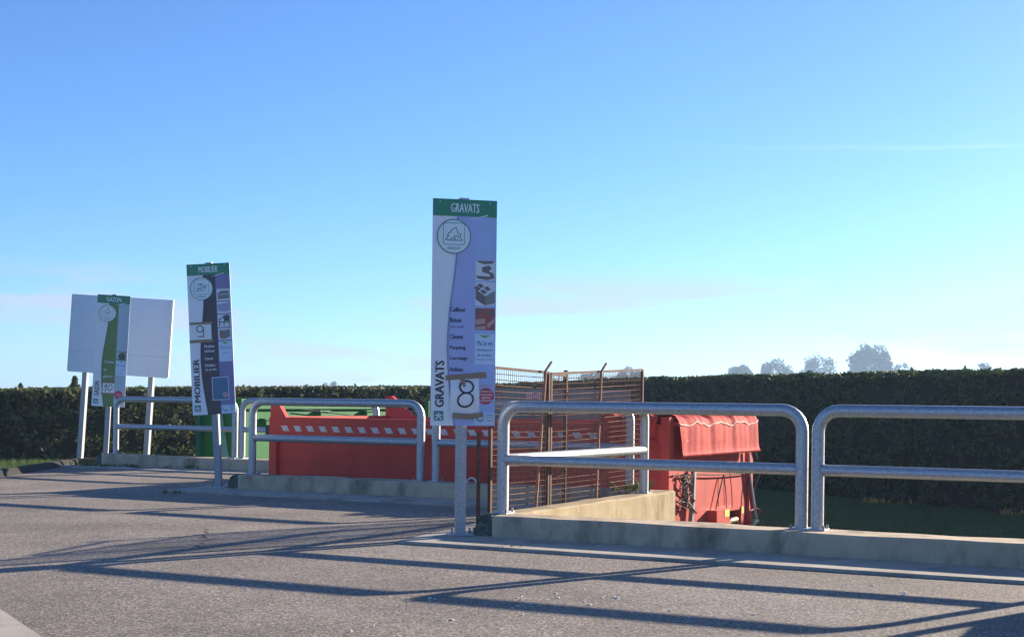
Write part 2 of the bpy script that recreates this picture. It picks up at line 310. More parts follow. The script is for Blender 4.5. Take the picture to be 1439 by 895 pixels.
def wall_thing(name, label, P, x0, x1, seed, cap=True, along='U', matn='concrete', moss=True):
    t = empty(name, P + Vector((0, 0, 0)), label=label, cat='low wall', group='low concrete walls edging the bays')
    base = frame(Vector((0, 0, 0)))
    if along == 'V': base = base @ Matrix.Rotation(R(90), 4, 'Z')
    rough_box(x0, x1, -0.34 if along == 'U' else -0.15, 0.15, PIT - .02, KT, base, seed=seed).build('wall_body', matn, t)
    if moss:   # broken, mossy end lump
        r = random.Random(seed + 5); jit = {}
        def fn(i, j):
            a = math.pi * 2 * (i % 1.0); ca, sa_ = math.cos(a), math.sin(a); q = max(abs(ca), abs(sa_)) ** 0.7
            rr = 0.185 * (1 - j ** 3.2) / q; z = -0.02 + 0.225 * min(1, j * 1.35) ** 0.8
            key = (round((i % 1.0) * 26), round(j * 9))
            k = jit.setdefault(key, (1 + r.uniform(-0.13, 0.10), r.uniform(-.022, .012)))
            return base @ Vector((x0 - 0.085 + ca * rr * k[0] * 0.95, -0.095 + sa_ * rr * k[0] * 1.16, z + k[1] * (j > .1)))
        MB().grid(fn, 26, 9, smooth=False).build('broken_end', 'concrete_moss', t)
    return t
wA = wall_thing('low_wall', 'grey concrete low wall under the railing beside the tall GRAVATS sign', A0, 0.06, (E - A0).length + 0.15, 1)
wB = wall_thing('low_wall', 'stained concrete low wall in front of the striped red skip', B0, 0.12, (SA - B0).dot(U) - 0.15, 2)
wC = wall_thing('low_wall', 'concrete low wall with weeds at its foot beside the GAZON sign', C0, 0.05, (SB - C0).dot(U) - 0.15, 3)
sA = wall_thing('low_wall', 'sunlit ochre concrete side wall below the rusty mesh gate', A0, 0.16, (SA - A0).length + 0.12, 4, along='V', matn='concrete_ochre', moss=False)
sD = wall_thing('low_wall', 'concrete side wall of the next bay, under the railing with the added shadow panel', D0, -0.1, (E - D0).length - 0.16, 8, along='V', moss=False)
wD = wall_thing('low_wall', 'concrete low wall running on from the next bay corner', D0, 0.16, 9, 9, moss=False)
# aprons: thin concrete slabs in front of the walls, wrapping round the corners
def apron(P, length, wl, wr, name='concrete_apron'):
    f = frame(Vector((0, 0, 0))); r = random.Random(int(length * 100))
    out = []
    n = 26
    for i in range(n + 1): out.append(P + U * (-0.5 + (length + 0.5) * i / n) - V * (1.19 + r.uniform(-0.012, 0.012)))
    out += [P + U * length - V * 0.1, P - V * 0.1, P + V * wl, P - U * 0.85 + V * wl, P - U * 0.8 + V * .8]
    MB().prism([tuple(p.to_2d()) for p in out], -0.06, 0.006).build(name, 'apron', kind='structure')
apron(A0, (E - A0).length, 3.7, 0)
apron(B0, (SA - B0).dot(U) - .9, 3.2, 0)
apron(C0, (SB - C0).dot(U) - .9, .3, 0)

# ------------------------------------------------------------------ railings
def arc(c, a, b, r, n=6):      # quarter bend from direction a to b around centre c
    return [c + a * math.cos(t) * r + b * math.sin(t) * r for t in [math.pi / 2 * k / n for k in range(n + 1)]]
ZT = 1.292; TR = 0.058; BR = 0.19
def railing(p0, p1, label, zb=KT, extra=None):
    t = empty('railing', (p0.x, p0.y, zb), label=label, cat='railing', group='galvanised tube railings along the bays')
    d = p1 - p0; L_ = d.length; d = d.normalized(); Z = Vector((0, 0, 1)); o = Vector((0, 0, 0)); h = ZT - zb
    path = [o, o + Z * (h - BR) * 0.5] + arc(Z * (h - BR) + d * BR, -d, Z, BR) + arc(Z * (h - BR) + d * (L_ - BR), Z, d, BR) + [d * L_ + Z * (h - BR) * 0.5, d * L_]
    MB().tube(path, TR, 14).build('frame_tube', 'galvanised', t)
    zm = h - 0.54
    MB().tube([d * TR * 0.6 + Z * zm, d * L_ * 0.33 + Z * zm, d * L_ * 0.66 + Z * zm, d * (L_ - TR * 0.6) + Z * zm], TR * 0.92, 14).build('mid_rail', 'galvanised', t)
    nv = Vector((-d.y, d.x, 0))
    for e, sg in ((o, 1), (d * L_, -1)):
        Mx = Matrix(((d.x, nv.x, 0, e.x), (d.y, nv.y, 0, e.y), (0, 0, 1, 0), (0, 0, 0, 1)))
        bpn = MB().box(-0.07, 0.09, -0.09, 0.09, -0.004, 0.014, Mx @ Matrix.Scale(sg, 4, (1, 0, 0))).build('base_plate', 'galvanised', t)
        for by in (-0.07, 0.07):
            q = Mx @ Vector((0.075 * sg, by, 0.01))
            MB().tube([q, q + Z * 0.035], 0.011, 6, smooth=False).build('bolt', 'steel', bpn)
    return t
railing(A0, A1r, 'galvanised railing whose left post stands beside the GRAVATS sign post')
railing(A2l, A2r, 'galvanised railing in front of the lawn and dark hedge')
railing(A0 + V * 0.17 - U * .085, A0 + V * 3.86, 'sunlit galvanised railing on the ochre side wall by the mesh gate')
railing(B1l, B1r, 'galvanised railing in front of the striped red skip and green skip')
railing(B2l, B2r, 'galvanised railing behind the GRAVATS sign, ending behind the mesh gate')
railing(C1l, C1r, 'galvanised railing between the GAZON and MOBILIER signs')
railing(C2l, C2r, 'galvanised railing in front of the green skip')
rD = railing(E - V * 0.15, D0 + V * 0.1, 'galvanised railing at the next bay, carrying an added panel that only casts a shadow')
dv = -V
MB().box(0.25, 3.6, -0.075, -0.065, 0.04, 0.72, Matrix(((dv.x, -dv.y, 0, 0), (dv.y, dv.x, 0, 0), (0, 0, 1, 0), (0, 0, 0, 1)))).build('added_shadow_panel', 'steel', rD)  # panel added out of view to throw the dark shadow at lower right

# ------------------------------------------------------------------ signs
def text_mesh(body, bold=0.0):
    cu = bpy.data.curves.new('t', 'FONT'); cu.body = body; cu.size = 1; cu.offset = bold; cu.resolution_u = 2
    o = bpy.data.objects.new('t', cu); COL.objects.link(o)
    dg = bpy.context.evaluated_depsgraph_get(); dg.update()
    me = bpy.data.meshes.new_from_object(o.evaluated_get(dg)); bpy.data.objects.remove(o); bpy.data.curves.remove(cu)
    vs = [v.co.copy() for v in me.vertices]; fs = [tuple(p.vertices) for p in me.polygons]; bpy.data.meshes.remove(me)
    return vs, fs
class Sign:
    """printed panel; picture coordinates a (0..1 across) and b (0..1 down), front towards -y"""
    def __init__(self, root, w, h, zb): self.r, self.w, self.h, self.zb = root, w, h, zb
    def P(self, a, b, layer): return Vector(((a - 0.5) * self.w, -0.0135 - 0.0016 * layer, self.zb + (1 - b) * self.h))
    def poly(self, name, pts, m, layer, parent=None):
        n = len(pts); return MB().add([self.P(a, b, layer) for a, b in pts], [tuple(range(n))]).build(name, m, parent or self.r)
    def rect(self, name, a0, a1, b0, b1, m, layer, parent=None): return self.poly(name, [(a0, b1), (a1, b1), (a1, b0), (a0, b0)], m, layer, parent)
    def strip(self, name, left, right, m, layer, parent=None):   # between two curves of the same length
        n = len(left); vs = [self.P(a, b, layer) for a, b in left] + [self.P(a, b, layer) for a, b in right]
        return MB().add(vs, [(i, i + 1, n + i + 1, n + i) for i in range(n - 1)]).build(name, m, parent or self.r)
    def line(self, name, pts, wd, m, layer, parent=None, closed=False):
        mb = MB(); P3 = [self.P(a, b, layer) for a, b in pts]
        if closed: P3.append(P3[0])
        for p, q in zip(P3[:-1], P3[1:]):
            d = (q - p); 
            if d.length < 1e-6: continue
            d.normalize(); nn = Vector((-d.z, 0, d.x)) * wd / 2; e = d * wd * 0.35
            mb.add([p - e - nn, q + e - nn, q + e + nn, p - e + nn], [(0, 1, 2, 3)])
        return mb.build(name, m, parent or self.r)
    def circ(self, a, b, r, n=36, k=1.0): return [(a + r / self.w * math.cos(2 * math.pi * i / n), b - r * k / self.h * math.sin(2 * math.pi * i / n)) for i in range(n)]
    def text(self, body, a0, a1, b0, b1, m, layer, bold=0.012, rot=False, parent=None, name='lettering'):
        vs, fs = text_mesh(body, 0.0)
        x0, x1 = min(v.x for v in vs), max(v.x for v in vs); y0, y1 = min(v.y for v in vs), max(v.y for v in vs)
        mb = MB()
        for k_, sh_ in enumerate((-bold, -bold / 3, bold / 3, bold) if bold else (0,)):
            out = []
            for v in vs:
                i, j = (v.x + sh_ - x0) / (x1 - x0), (v.y - y0) / (y1 - y0)
                q = self.P(a0 + (a1 - a0) * (1 - j), b1 - (b1 - b0) * i, layer) if rot else self.P(a0 + (a1 - a0) * i, b1 - (b1 - b0) * j, layer)
                q.y -= 0.00025 * k_; out.append(q)
            mb.add(out, fs)
        return mb.build(name, m, parent or self.r)

SW, SH = 0.65, 2.245
CURVE = [(0.385, 0.075), (0.385, 0.13), (0.38, 0.2), (0.37, 0.27), (0.345, 0.34), (0.31, 0.42), (0.275, 0.5), (0.255, 0.58), (0.25, 0.65), (0.26, 0.74), (0.285, 0.82), (0.32, 0.9), (0.37, 1.0)]
def make_sign(kind, base, zbot, yaw, roll, label):
    root = empty('waste_sign', base, (0, roll, yaw), label, 'sign', 'tall waste sorting signs on posts')
    top = zbot + SH
    sp = MB().tube([(0.0, 0.062, 0.0), (0, 0.062, top + 0.02)], 0.067, 4, smooth=False, sq=True).build('post', 'galvanised' if kind == 'GRAVATS' else 'post_grey', root)
    MB().box(-0.12, 0.12, -0.02, 0.15, 0, 0.012).build('base_plate', 'galvanised', root)
    for bx in (-0.09, 0.09):
        MB().tube([(bx, 0.02, 0.0), (bx, 0.02, 0.075)], 0.010, 6, smooth=False).build('bolt', 'steel', root)
    # panel: thin sheet with a slightly buckled lower left edge
    S = Sign(root, SW, SH, zbot)
    MB().box(-SW / 2, SW / 2, -0.012, 0.0, zbot, top).build('panel', 's_white', root)
    mid, right = dict(GRAVATS=('s_lav', 's_lav2'), MOBILIER=('s_maroon', 's_purple'), GAZON=('s_grass', 's_mist'))[kind]
    S.strip('print_field', CURVE, [(0.66, b) for a, b in CURVE], mid, 1)
    S.rect('print_column', 0.66, 1.0, 0.075, 1.0, right, 1)
    S.strip('print_edge', [(a - 0.012, b) for a, b in CURVE], [(a + 0.014, b) for a, b in CURVE], dict(GRAVATS='s_shade', MOBILIER='s_black', GAZON='s_tree')[kind], 2)
    hd = S.rect('header_band', 0, 1, 0, 0.075, 's_green', 2)
    S.text(kind, 0.28, 0.72, 0.018, 0.058, 's_disc', 3, 0.03, parent=hd)
    S.poly('header_flash', [(0.56, 0.089), (0.86, 0.064), (0.86, 0.069), (0.60, 0.088)], 's_white', 3, hd)
    for bx in (0.11, 0.89): S.poly('rivet', S.circ(bx, 0.012, 0.006, 8), 's_white', 3, hd)
    # pictogram disc
    ca, cb, cr_ = 0.33, 0.165, 0.168
    dsc = S.poly('pictogram_disc', S.circ(ca, cb, cr_), 's_disc', 3)
    S.line('disc_ring', S.circ(ca, cb, cr_), 0.009, 's_teal', 4, dsc, True)
    sq = []
    for (sx, sz) in ((1, 1), (-1, 1), (-1, -1), (1, -1)):
        for k in range(4):
            an = math.atan2(sz, sx) - math.pi / 4 + math.pi / 6 * k
            sq.append((ca + (0.085 * sx + 0.022 * math.cos(an)) / SW, cb - 0.012 - (0.085 * sz + 0.022 * math.sin(an)) / SH))
    S.line('pictogram_frame', sq, 0.005, 's_teal', 4, dsc, True)
    def pic(pts, closed=False): S.line('pictogram_line', [(ca + x / SW, cb - 0.012 - z / SH) for x, z in pts], 0.008, 's_teal', 4, dsc, closed)
    if kind == 'GRAVATS':
        pic([(-0.085, -0.065), (0.085, -0.065), (0.062, -0.03), (0.07, -0.005), (0.042, 0.005), (0.02, 0.062), (-0.005, 0.05), (-0.03, 0.03), (-0.03, 0.015), (-0.055, 0.005), (-0.065, -0.02), (-0.055, -0.022)], True)
        pic([(-0.03, -0.06), (-0.03, -0.045), (0.01, -0.045), (0.01, -0.06)]); pic([(0.005, -0.04), (0.005, -0.022), (0.045, -0.022), (0.045, -0.042)])
    elif kind == 'MOBILIER':
        pic([(-0.07, -0.055), (-0.03, -0.015), (0.075, 0.0), (0.045, -0.045), (-0.01, -0.06)], True); pic([(-0.07, -0.02), (-0.01, -0.03), (0.06, 0.015)])
        for x in (-0.045, -0.005): pic([(x, 0.02), (x + 0.03, 0.02), (x + 0.03, 0.05), (x, 0.05)], True)
        pic([(0.03, 0.005), (0.07, 0.012), (0.075, 0.035)])
    else:
        pic([(0, 0.06), (0.055, 0), (0, -0.06), (-0.055, 0)], True); pic([(-0.03, -0.01), (0, -0.022), (0.03, -0.01)])
    S.text(kind, ca - 0.1, ca + 0.1, cb + 0.047, cb + 0.057, 's_teal', 4, 0.02, parent=dsc)
    # pictures in the right column
    ph = lambda b0, b1, m='s_photo': S.rect('photo_print', 0.675, 0.985, b0, b1, m, 2)
    if kind == 'GRAVATS':
        p = ph(0.266, 0.355)
        S.poly('picture_shape', [(0.68, 0.268), (0.98, 0.268), (0.93, 0.28), (0.80, 0.283), (0.72, 0.276)], 's_stone', 3, p)
        S.poly('picture_shape', [(0.78, 0.318), (0.77, 0.298), (0.88, 0.288), (0.93, 0.3), (0.88, 0.315), (0.95, 0.322), (0.97, 0.345), (0.85, 0.353), (0.70, 0.347), (0.68, 0.335), (0.90, 0.338), (0.90, 0.328)], 's_stone', 3, p)
        p = ph(0.362, 0.468)
        S.poly('picture_shape', [(0.68, 0.395), (0.83, 0.425), (0.83, 0.466), (0.68, 0.44)], 's_stone', 3, p)
        S.poly('picture_shape', [(0.83, 0.425), (0.98, 0.40), (0.98, 0.455), (0.83, 0.466)], 's_block', 3, p)
        for x, z in ((0.74, 0.376), (0.85, 0.388), (0.69, 0.388), (0.79, 0.402)): S.poly('picture_shape', [(x - 0.045, z), (x + 0.01, z - 0.008), (x + 0.07, z + 0.006), (x + 0.015, z + 0.014)], 's_stone', 3, p)
        p = ph(0.478, 0.575, 's_brick')
        S.poly('picture_shape', [(0.68, 0.53), (0.82, 0.522), (0.84, 0.545), (0.68, 0.553)], 's_brick2', 3, p)
        S.poly('picture_shape', [(0.86, 0.548), (0.98, 0.52), (0.98, 0.54), (0.88, 0.565)], 's_brick2', 3, p)
        S.poly('picture_shape', [(0.68, 0.562), (0.84, 0.556), (0.84, 0.572), (0.68, 0.573)], 's_brick2', 3, p)
        S.poly('picture_shape', [(0.69, 0.483), (0.80, 0.483), (0.76, 0.505), (0.71, 0.51)], 's_stone', 3, p)
        S.poly('picture_shape', [(0.86, 0.49), (0.97, 0.485), (0.96, 0.508), (0.88, 0.512)], 's_stone', 3, p)
        b0 = 0.592
    elif kind == 'MOBILIER':
        p = ph(0.172, 0.25); S.poly('picture_shape', [(0.70, 0.242), (0.70, 0.2), (0.78, 0.185), (0.95, 0.183), (0.97, 0.235)], 's_sofa', 3, p); S.line('picture_line', [(0.72, 0.21), (0.94, 0.207)], 0.008, 's_photo', 4, p)
        p = ph(0.257, 0.335); S.poly('picture_shape', [(0.68, 0.275), (0.97, 0.262), (0.97, 0.312), (0.88, 0.322), (0.69, 0.316)], 's_mattress', 3, p)
        p = ph(0.342, 0.425)
        S.poly('picture_shape', [(0.80, 0.352), (0.90, 0.344), (0.96, 0.352), (0.95, 0.385), (0.83, 0.388)], 's_dkgreen', 3, p)
        for l in ([(0.72, 0.372), (0.80, 0.36)], [(0.72, 0.372), (0.72, 0.418)], [(0.70, 0.39), (0.93, 0.392)], [(0.82, 0.392), (0.82, 0.42)], [(0.94, 0.38), (0.95, 0.418)]): S.line('picture_line', l, 0.012, 's_dkgreen', 4, p)
        p = ph(0.432, 0.51); S.poly('picture_shape', [(0.71, 0.442), (0.80, 0.447), (0.80, 0.505), (0.71, 0.497)], 's_wood', 3, p); S.poly('picture_shape', [(0.80, 0.447), (0.95, 0.44), (0.95, 0.49), (0.80, 0.505)], 's_sofa', 3, p)
        b0 = 0.518
    else:
        p = ph(0.50, 0.58, 's_mist'); S.poly('picture_shape', [(0.68, 0.502), (0.98, 0.502), (0.98, 0.515), (0.68, 0.508)], 's_grass', 3, p)
        S.poly('picture_shape', S.circ(0.84, 0.545, 0.075, 11), 's_tree', 3, p); S.rect('picture_shape', 0.68, 0.98, 0.57, 0.579, 's_tree', 3, p)
        b0 = 0.583
    bx = S.rect('reuse_box', 0.675, 0.985, b0, b0 + 0.135, 's_sky', 2)
    S.poly('arrow_mark', [(0.74, b0 + 0.006), (0.92, b0 + 0.006), (0.83, b0 + 0.02)], 's_lime', 3, bx)
    S.text('Ma 2e vie', 0.71, 0.95, b0 + 0.03, b0 + 0.052, 's_blue', 3, 0.012, parent=bx)
    # small print: the two readable lines as letters, the unreadable ones as blurred dashes
    if kind == 'GRAVATS':
        for i, tx in enumerate(('Réaménagement', 'de carrières')): S.text(tx, 0.83 - 0.0095 * len(tx), 0.83 + 0.0095 * len(tx), b0 + 0.066 + 0.021 * i, b0 + 0.079 + 0.021 * i, 's_blue', 3, 0.01, parent=bx)
        for p_, q_ in ((0.70, 0.82), (0.85, 0.96)): S.line('small_print', [(p_, b0 + 0.114), (q_, b0 + 0.114)], 0.012, 's_blue2', 3, bx)
    else:
        for i, (p_, q_) in enumerate(((0.75, 0.91),) if kind == 'MOBILIER' else ((0.74, 0.93), (0.74, 0.90), (0.76, 0.90))): S.line('small_print', [(p_, b0 + 0.080 + .021 * i), (q_, b0 + 0.080 + .021 * i)], 0.012, 's_blue2', 3, bx)
    # list of what is accepted
    if kind == 'GRAVATS':
        for tx, b, wd in (('Cailloux', 0.486, 0.235), ('Béton', 0.533, 0.17), ('Ciment', 0.606, 0.205), ('Parpaing', 0.656, 0.245), ('Carrelage', 0.703, 0.275), ('Ardoise', 0.750, 0.21)):
            S.text(tx, 0.285, 0.285 + wd, b - 0.010, b + 0.011, 's_navy', 3, 0.032)
        S.text('(non armé)', 0.285, 0.50, 0.556, 0.572, 's_navy', 3, 0.0)
    elif kind == 'MOBILIER':
        for tx, b, wd in (('Mobilier', 0.548, 0.24), ('intérieur', 0.578, 0.24), ('Literie', 0.628, 0.19), ('Mobilier', 0.674, 0.24), ('de jardin', 0.704, 0.26)):
            S.text(tx, 0.34, 0.34 + wd, b - 0.010, b + 0.010, 's_photo', 3, 0.03)
    else:
        for tx, b, wd in (('Tontes', 0.598, 0.30), ('de', 0.668, 0.10), ('gazon', 0.735, 0.27)):
            S.text(tx, 0.31, 0.31 + wd, b - 0.014, b + 0.014, 's_photo', 3, 0.01)
    vb = dict(GRAVATS=(0.715, 0.918), MOBILIER=(0.63, 0.915), GAZON=(0.778, 0.905))[kind]
    S.text(kind, 0.065, 0.20, vb[0], vb[1], 's_black', 3, 0.035, rot=True)
    lg = S.rect('sorting_logo', 0.05, 0.195, 0.935, 0.978, 's_teal', 3)
    for l in ([(0.12, 0.945), (0.12, 0.955), (0.08, 0.972)], [(0.12, 0.955), (0.165, 0.972)], [(0.075, 0.955), (0.12, 0.951), (0.17, 0.955)]): S.line('logo_line', l, 0.011, 's_white', 4, lg)
    fb = S.rect('footer_logo', 0.68, 1.0, 0.94, 0.996, 's_sky', 2)
    S.line('logo_ring', S.circ(0.77, 0.964, 0.034, 16)[7:] , 0.012, 's_teal', 3, fb)
    for k, mm in enumerate(('s_blue', 's_lime', 's_lime')): S.line('logo_line', [(0.87, 0.95 + 0.013 * k), (0.97, 0.95 + 0.013 * k)], 0.009, mm, 3, fb)
    if kind in ('GRAVATS', 'GAZON'):
        ra, rb = (0.855, 0.868) if kind == 'GRAVATS' else (0.80, 0.89)
        rd = S.poly('red_disc', S.circ(ra, rb, 0.083, 30), 's_red', 3)
        if kind == 'GRAVATS':
            for i, tx in enumerate(('plâtre,', 'amiante,', 'terre', 'végétale')):
                hw = 0.0145 * len(tx); bb = rb + (i - 1.5) * 0.0135
                S.text(tx, ra - hw, ra + hw, bb - 0.0052, bb + 0.0056, 's_paper', 4, 0.012, parent=rd)
            S.line('small_print', [(ra - 0.1, rb - 0.045), (ra, rb - 0.048), (ra + 0.1, rb - 0.045)], 0.010, 's_rose', 3)
        else:
            for bb, hw in ((rb - .006, .05), (rb + .006, .07)): S.line('small_print', [(ra - hw, bb), (ra + hw, bb)], 0.016, 's_rose', 4, rd)
    # hand-written number sheet held by brown tape
    if kind == 'GRAVATS':
        def fn(i, j):
            q = S.P(0.30 + 0.44 * i + 0.02 * j * (1 if i > .5 else -.3), 0.790 + 0.165 * j, 5)
            q.y -= 0.02 * math.sin(math.pi * min(1, j * 1.05)) * (0.5 + 0.5 * math.sin(math.pi * i)) + 0.004 * math.sin(i * 19 + j * 5) * j
            return q
        sh = MB().grid(fn, 14, 10).build('number_sheet', 's_pouch', root, label='white plastic pouch with a hand-written 8')
        pts = [(0.545 + 0.105 * math.sin(t), 0.8545 - 0.0265 + 0.0265 * math.cos(t)) for t in [2 * math.pi * k / 24 for k in range(25)]]
        pts += [(0.53 + 0.118 * math.sin(t) + 0.015 * math.cos(t), 0.8545 + 0.031 - 0.031 * math.cos(t)) for t in [-2 * math.pi * k / 24 for k in range(25)]]
        S.line('number_stroke', pts, 0.017, 's_black', 19, sh)
        S.poly('tape', [(0.225, 0.778), (0.225, 0.800), (0.86, 0.787), (0.86, 0.764), (0.80, 0.761), (0.5, 0.771)], 's_tape', 7, sh)
        S.poly('tape', [(0.335, 0.943), (0.335, 0.966), (0.62, 0.970), (0.82, 0.958), (0.80, 0.94), (0.6, 0.947)], 's_tape', 17, sh)
        S.poly('tape', [(0.44, 0.795), (0.50, 0.83), (0.53, 0.825), (0.51, 0.79)], 's_tape', 20, sh)
    elif kind == 'MOBILIER':
        sh = S.rect('number_sheet', 0.03, 0.52, 0.395, 0.512, 's_paper', 4); sh['label'] = 'white sheet with a hand-written 9'
        S.line('number_stroke', [(0.255 + 0.075 * math.cos(t), 0.430 - 0.021 * math.sin(t)) for t in [math.pi * 2 * k / 16 for k in range(17)]], 0.013, 's_black', 6, sh)
        S.line('number_stroke', [(0.335, 0.425), (0.335, 0.482), (0.215, 0.482)], 0.013, 's_black', 6, sh)
        S.poly('tape', [(0.015, 0.386), (0.015, 0.402), (0.55, 0.402), (0.55, 0.386)], 's_tape', 6, sh); S.poly('tape', [(0.0, 0.503), (0.0, 0.522), (0.55, 0.520), (0.55, 0.501)], 's_tape', 6, sh)
        po = S.rect('poster', 0.49, 0.86, 0.757, 0.905, 's_poster', 4); po['label'] = 'small blue poster with pink spot'
        S.line('poster_edge', [(0.49, 0.757), (0.86, 0.757), (0.86, 0.905), (0.49, 0.905)], 0.012, 's_sky', 5, po, True)
        S.poly('poster_spot', S.circ(0.78, 0.872, 0.042, 16), 's_pink', 5, po)
        for k in range(6): S.line('poster_line', [(0.54, 0.775 + 0.017 * k), (0.80 - 0.03 * (k % 3), 0.775 + 0.017 * k)], 0.008, 's_blue', 5, po)
    else:
        sh = S.rect('number_sheet', 0.31, 0.66, 0.785, 0.880, 's_paper', 4); sh['label'] = 'white sheet with a hand-written 10'
        S.line('number_stroke', [(0.36, 0.825), (0.43, 0.80), (0.40, 0.862)], 0.014, 's_black', 6, sh)
        S.line('number_stroke', [(0.54 + 0.06 * math.cos(t) + 0.012 * math.sin(t), 0.830 - 0.027 * math.sin(t)) for t in [math.pi * 2 * k / 16 for k in range(17)]], 0.013, 's_black', 6, sh)
        S.poly('tape', [(0.30, 0.774), (0.30, 0.79), (0.67, 0.79), (0.67, 0.774)], 's_tape', 6, sh); S.poly('tape', [(0.26, 0.878), (0.28, 0.893), (0.68, 0.893), (0.67, 0.876)], 's_tape', 6, sh)
    return root
def sign_at(kind, px, py, zg, ybot, yaw, roll, label):
    b = on(px, py, zg); b.z = zg
    zbot = H + ((YH + 0.0115 * (px - 719.5)) - ybot) * b.y / F - zg
    return make_sign(kind, b, zbot, yaw, roll, label)
sg1 = sign_at('GRAVATS', 648, 752, 0.006, 598, R(14), R(0.0), 'tall GRAVATS sign with a hand-written 8 on a square galvanised post')
sg2 = sign_at('MOBILIER', 306, 685, 0.006, 582, R(-4), R(-3.2), 'leaning MOBILIER sign in maroon and purple with a blue poster')
sg3 = sign_at('GAZON', 147, 652, -0.022, 571, R(6), R(2.6), 'green and white GAZON sign with a hand-written 10 before the blank board')
# blank board on two posts behind the GAZON sign
bl, br = on(107, 645, -0.12), on(205, 645, -0.12)
bc = (bl + br) / 2; bc.y = 30.2
wb = empty('blank_board', (at(157, 600, 30.2).x, 30.2, -0.12), (0, R(3.4), R(-10)), 'blank pale grey board on two leaning posts behind the GAZON sign', 'board')
zb0 = H + (555.9 - 524.5) * 30.2 / F + 0.12; zb1 = H + (555.9 - 416.5) * 30.2 / F + 0.12
x0, x1 = -1.12, 1.12
MB().box(x0, x1, -0.01, 0.01, zb0, zb1).build('panel', 'board_grey', wb)
for a, b, cc, d_ in ((x0 - .02, x0, zb0, zb1), (x1, x1 + .035, zb0, zb1)): MB().box(a, b, -0.025, 0.03, cc, d_).build('edge_strip', 'board_edge', wb)
MB().box(x0, x1, -0.02, 0.03, zb0 - .02, zb0 - 0.001).build('edge_strip', 'board_edge', wb)
MB().box(x0, x1, -0.013, -0.0105, zb0 + 0.42, zb0 + 0.424).build('sheet_joint', 'steel', wb)
for px_ in (-0.76, 0.74):
    MB().tube([(px_, 0.08, -0.3), (px_, 0.08, zb0 + 0.9)], 0.075, 4, smooth=False, sq=True).build('post', 'post_grey', wb)

# ------------------------------------------------------------------ red skip
RS = R(-28.8); su = Vector((math.cos(RS), math.sin(RS), 0)); sv = Vector((-su.y, su.x, 0))
s_or = Vector((-3.83, 22.48, PIT)); SL, SWD = 6.8, 3.4
skip = empty('rubble_skip', s_or, (0, 0, RS), 'long red skip with white stripes along its rim and a red tarpaulin at one end', 'skip')
RZ = 1.05 - PIT                                  # rim height above pit floor
def sk(mb, name, m='red_paint', parent=None, **k): return mb.build(name, m, parent or skip, **k)
fp = sk(MB().box(0.05, SL - 0.05, 0.10, 0.15, 0.12, RZ - 0.2), 'side_wall')
sk(MB().box(0.1, SL - 0.14, 0.088, 0.099, 0.62, 0.66).box(0.1, SL - 0.14, 0.088, 0.099, 1.14, 1.17), 'weld_bead', parent=fp)
sk(MB().box(0.05, SL - 0.05, SWD - .15, SWD - .10, 0.12, RZ - 0.2), 'side_wall')
rf = sk(MB().box(0.14, SL - 0.13, 0.0, 0.16, RZ - 0.27, RZ), 'top_rim')
sk(MB().box(0.14, SL - 0.13, SWD - .16, SWD, RZ - 0.27, RZ - 0.005), 'top_rim')
sk(MB().box(0.02, 0.09, 0.161, SWD - 0.161, 0.1, RZ + 0.01), 'end_door')
endw = sk(MB().box(SL - 0.11, SL - 0.04, 0.161, SWD - 0.161, 0.1, RZ - 0.02), 'end_wall')
for x in (0.0, SL - 0.129):
    for y in (0.0, SWD - 0.16):
        sk(MB().box(x, x + 0.139 - (0.01 if x else 0), y, y + 0.16, 0.0, RZ + (0.0 if x == 0 else 0.10)), 'corner_post')
for y in (0.03, SWD - 0.12):                      # raised gussets at the door end
    zz = RZ + (0.26 if y < 1 else 0.36); a, b = (0.0, 0.20) if y < 1 else (0.0, 0.5)
    P = [(a, RZ - .03), (b + .1, RZ - .03), (b + 0.1, RZ + .004), (a + 0.12, zz), (a, zz)]
    n = len(P); sk(MB().add([(x, y, z) for x, z in P] + [(x, y + 0.09, z) for x, z in P], [tuple(range(n)), tuple(range(n, 2 * n))[::-1]] + [(i, n + i, n + (i + 1) % n, (i + 1) % n) for i in range(n)]), 'gusset')
sk(MB().box(0.05, SL - 0.05, 0.1, SWD - 0.1, 0.06, 0.12), 'floor_plate')
sk(MB().box(0.1, SL - 0.1, 0.7, 0.9, -0.0, 0.06).box(0.1, SL - 0.1, SWD - 0.9, SWD - 0.7, 0.0, 0.06), 'runner')
hb = sk(MB().box(-0.09, 0.02, 0.02, 0.13, RZ - 0.28, RZ - 0.13), 'hinge', 'iron')
# stripes on the rim
nst = 28; base_me = None
for i in range(nst):
    x = 0.24 + i * 0.243
    if x > SL - 0.25: break
    o = MB().add([(0.045, 0, 0), (0.165, 0, 0), (0.11, 0, 0.085), (-0.01, 0, 0.085)], [(0, 1, 2, 3)]) if base_me is None else None
    if o:
        o = o.build('rim_stripe', 'white_stripe', rf); base_me = o.data
    else:
        o = bpy.data.objects.new('rim_stripe', base_me); COL.objects.link(o); o.parent = rf
    o.location = (x, -0.003, RZ - 0.215)
# rubble inside
rr = random.Random(3)
hts = [[rr.uniform(-.12, .12) for _ in range(14)] for _ in range(30)]
MB().grid(lambda i, j: (0.1 + (SL - 0.22) * i, 0.16 + (SWD - 0.32) * j, 0.75 + 0.35 * math.sin(math.pi * i) * math.sin(math.pi * j) + hts[int(i * 29)][int(j * 13)]), 29, 13, smooth=False).build('rubble_load', 'rubble', None, kind='stuff').parent = skip
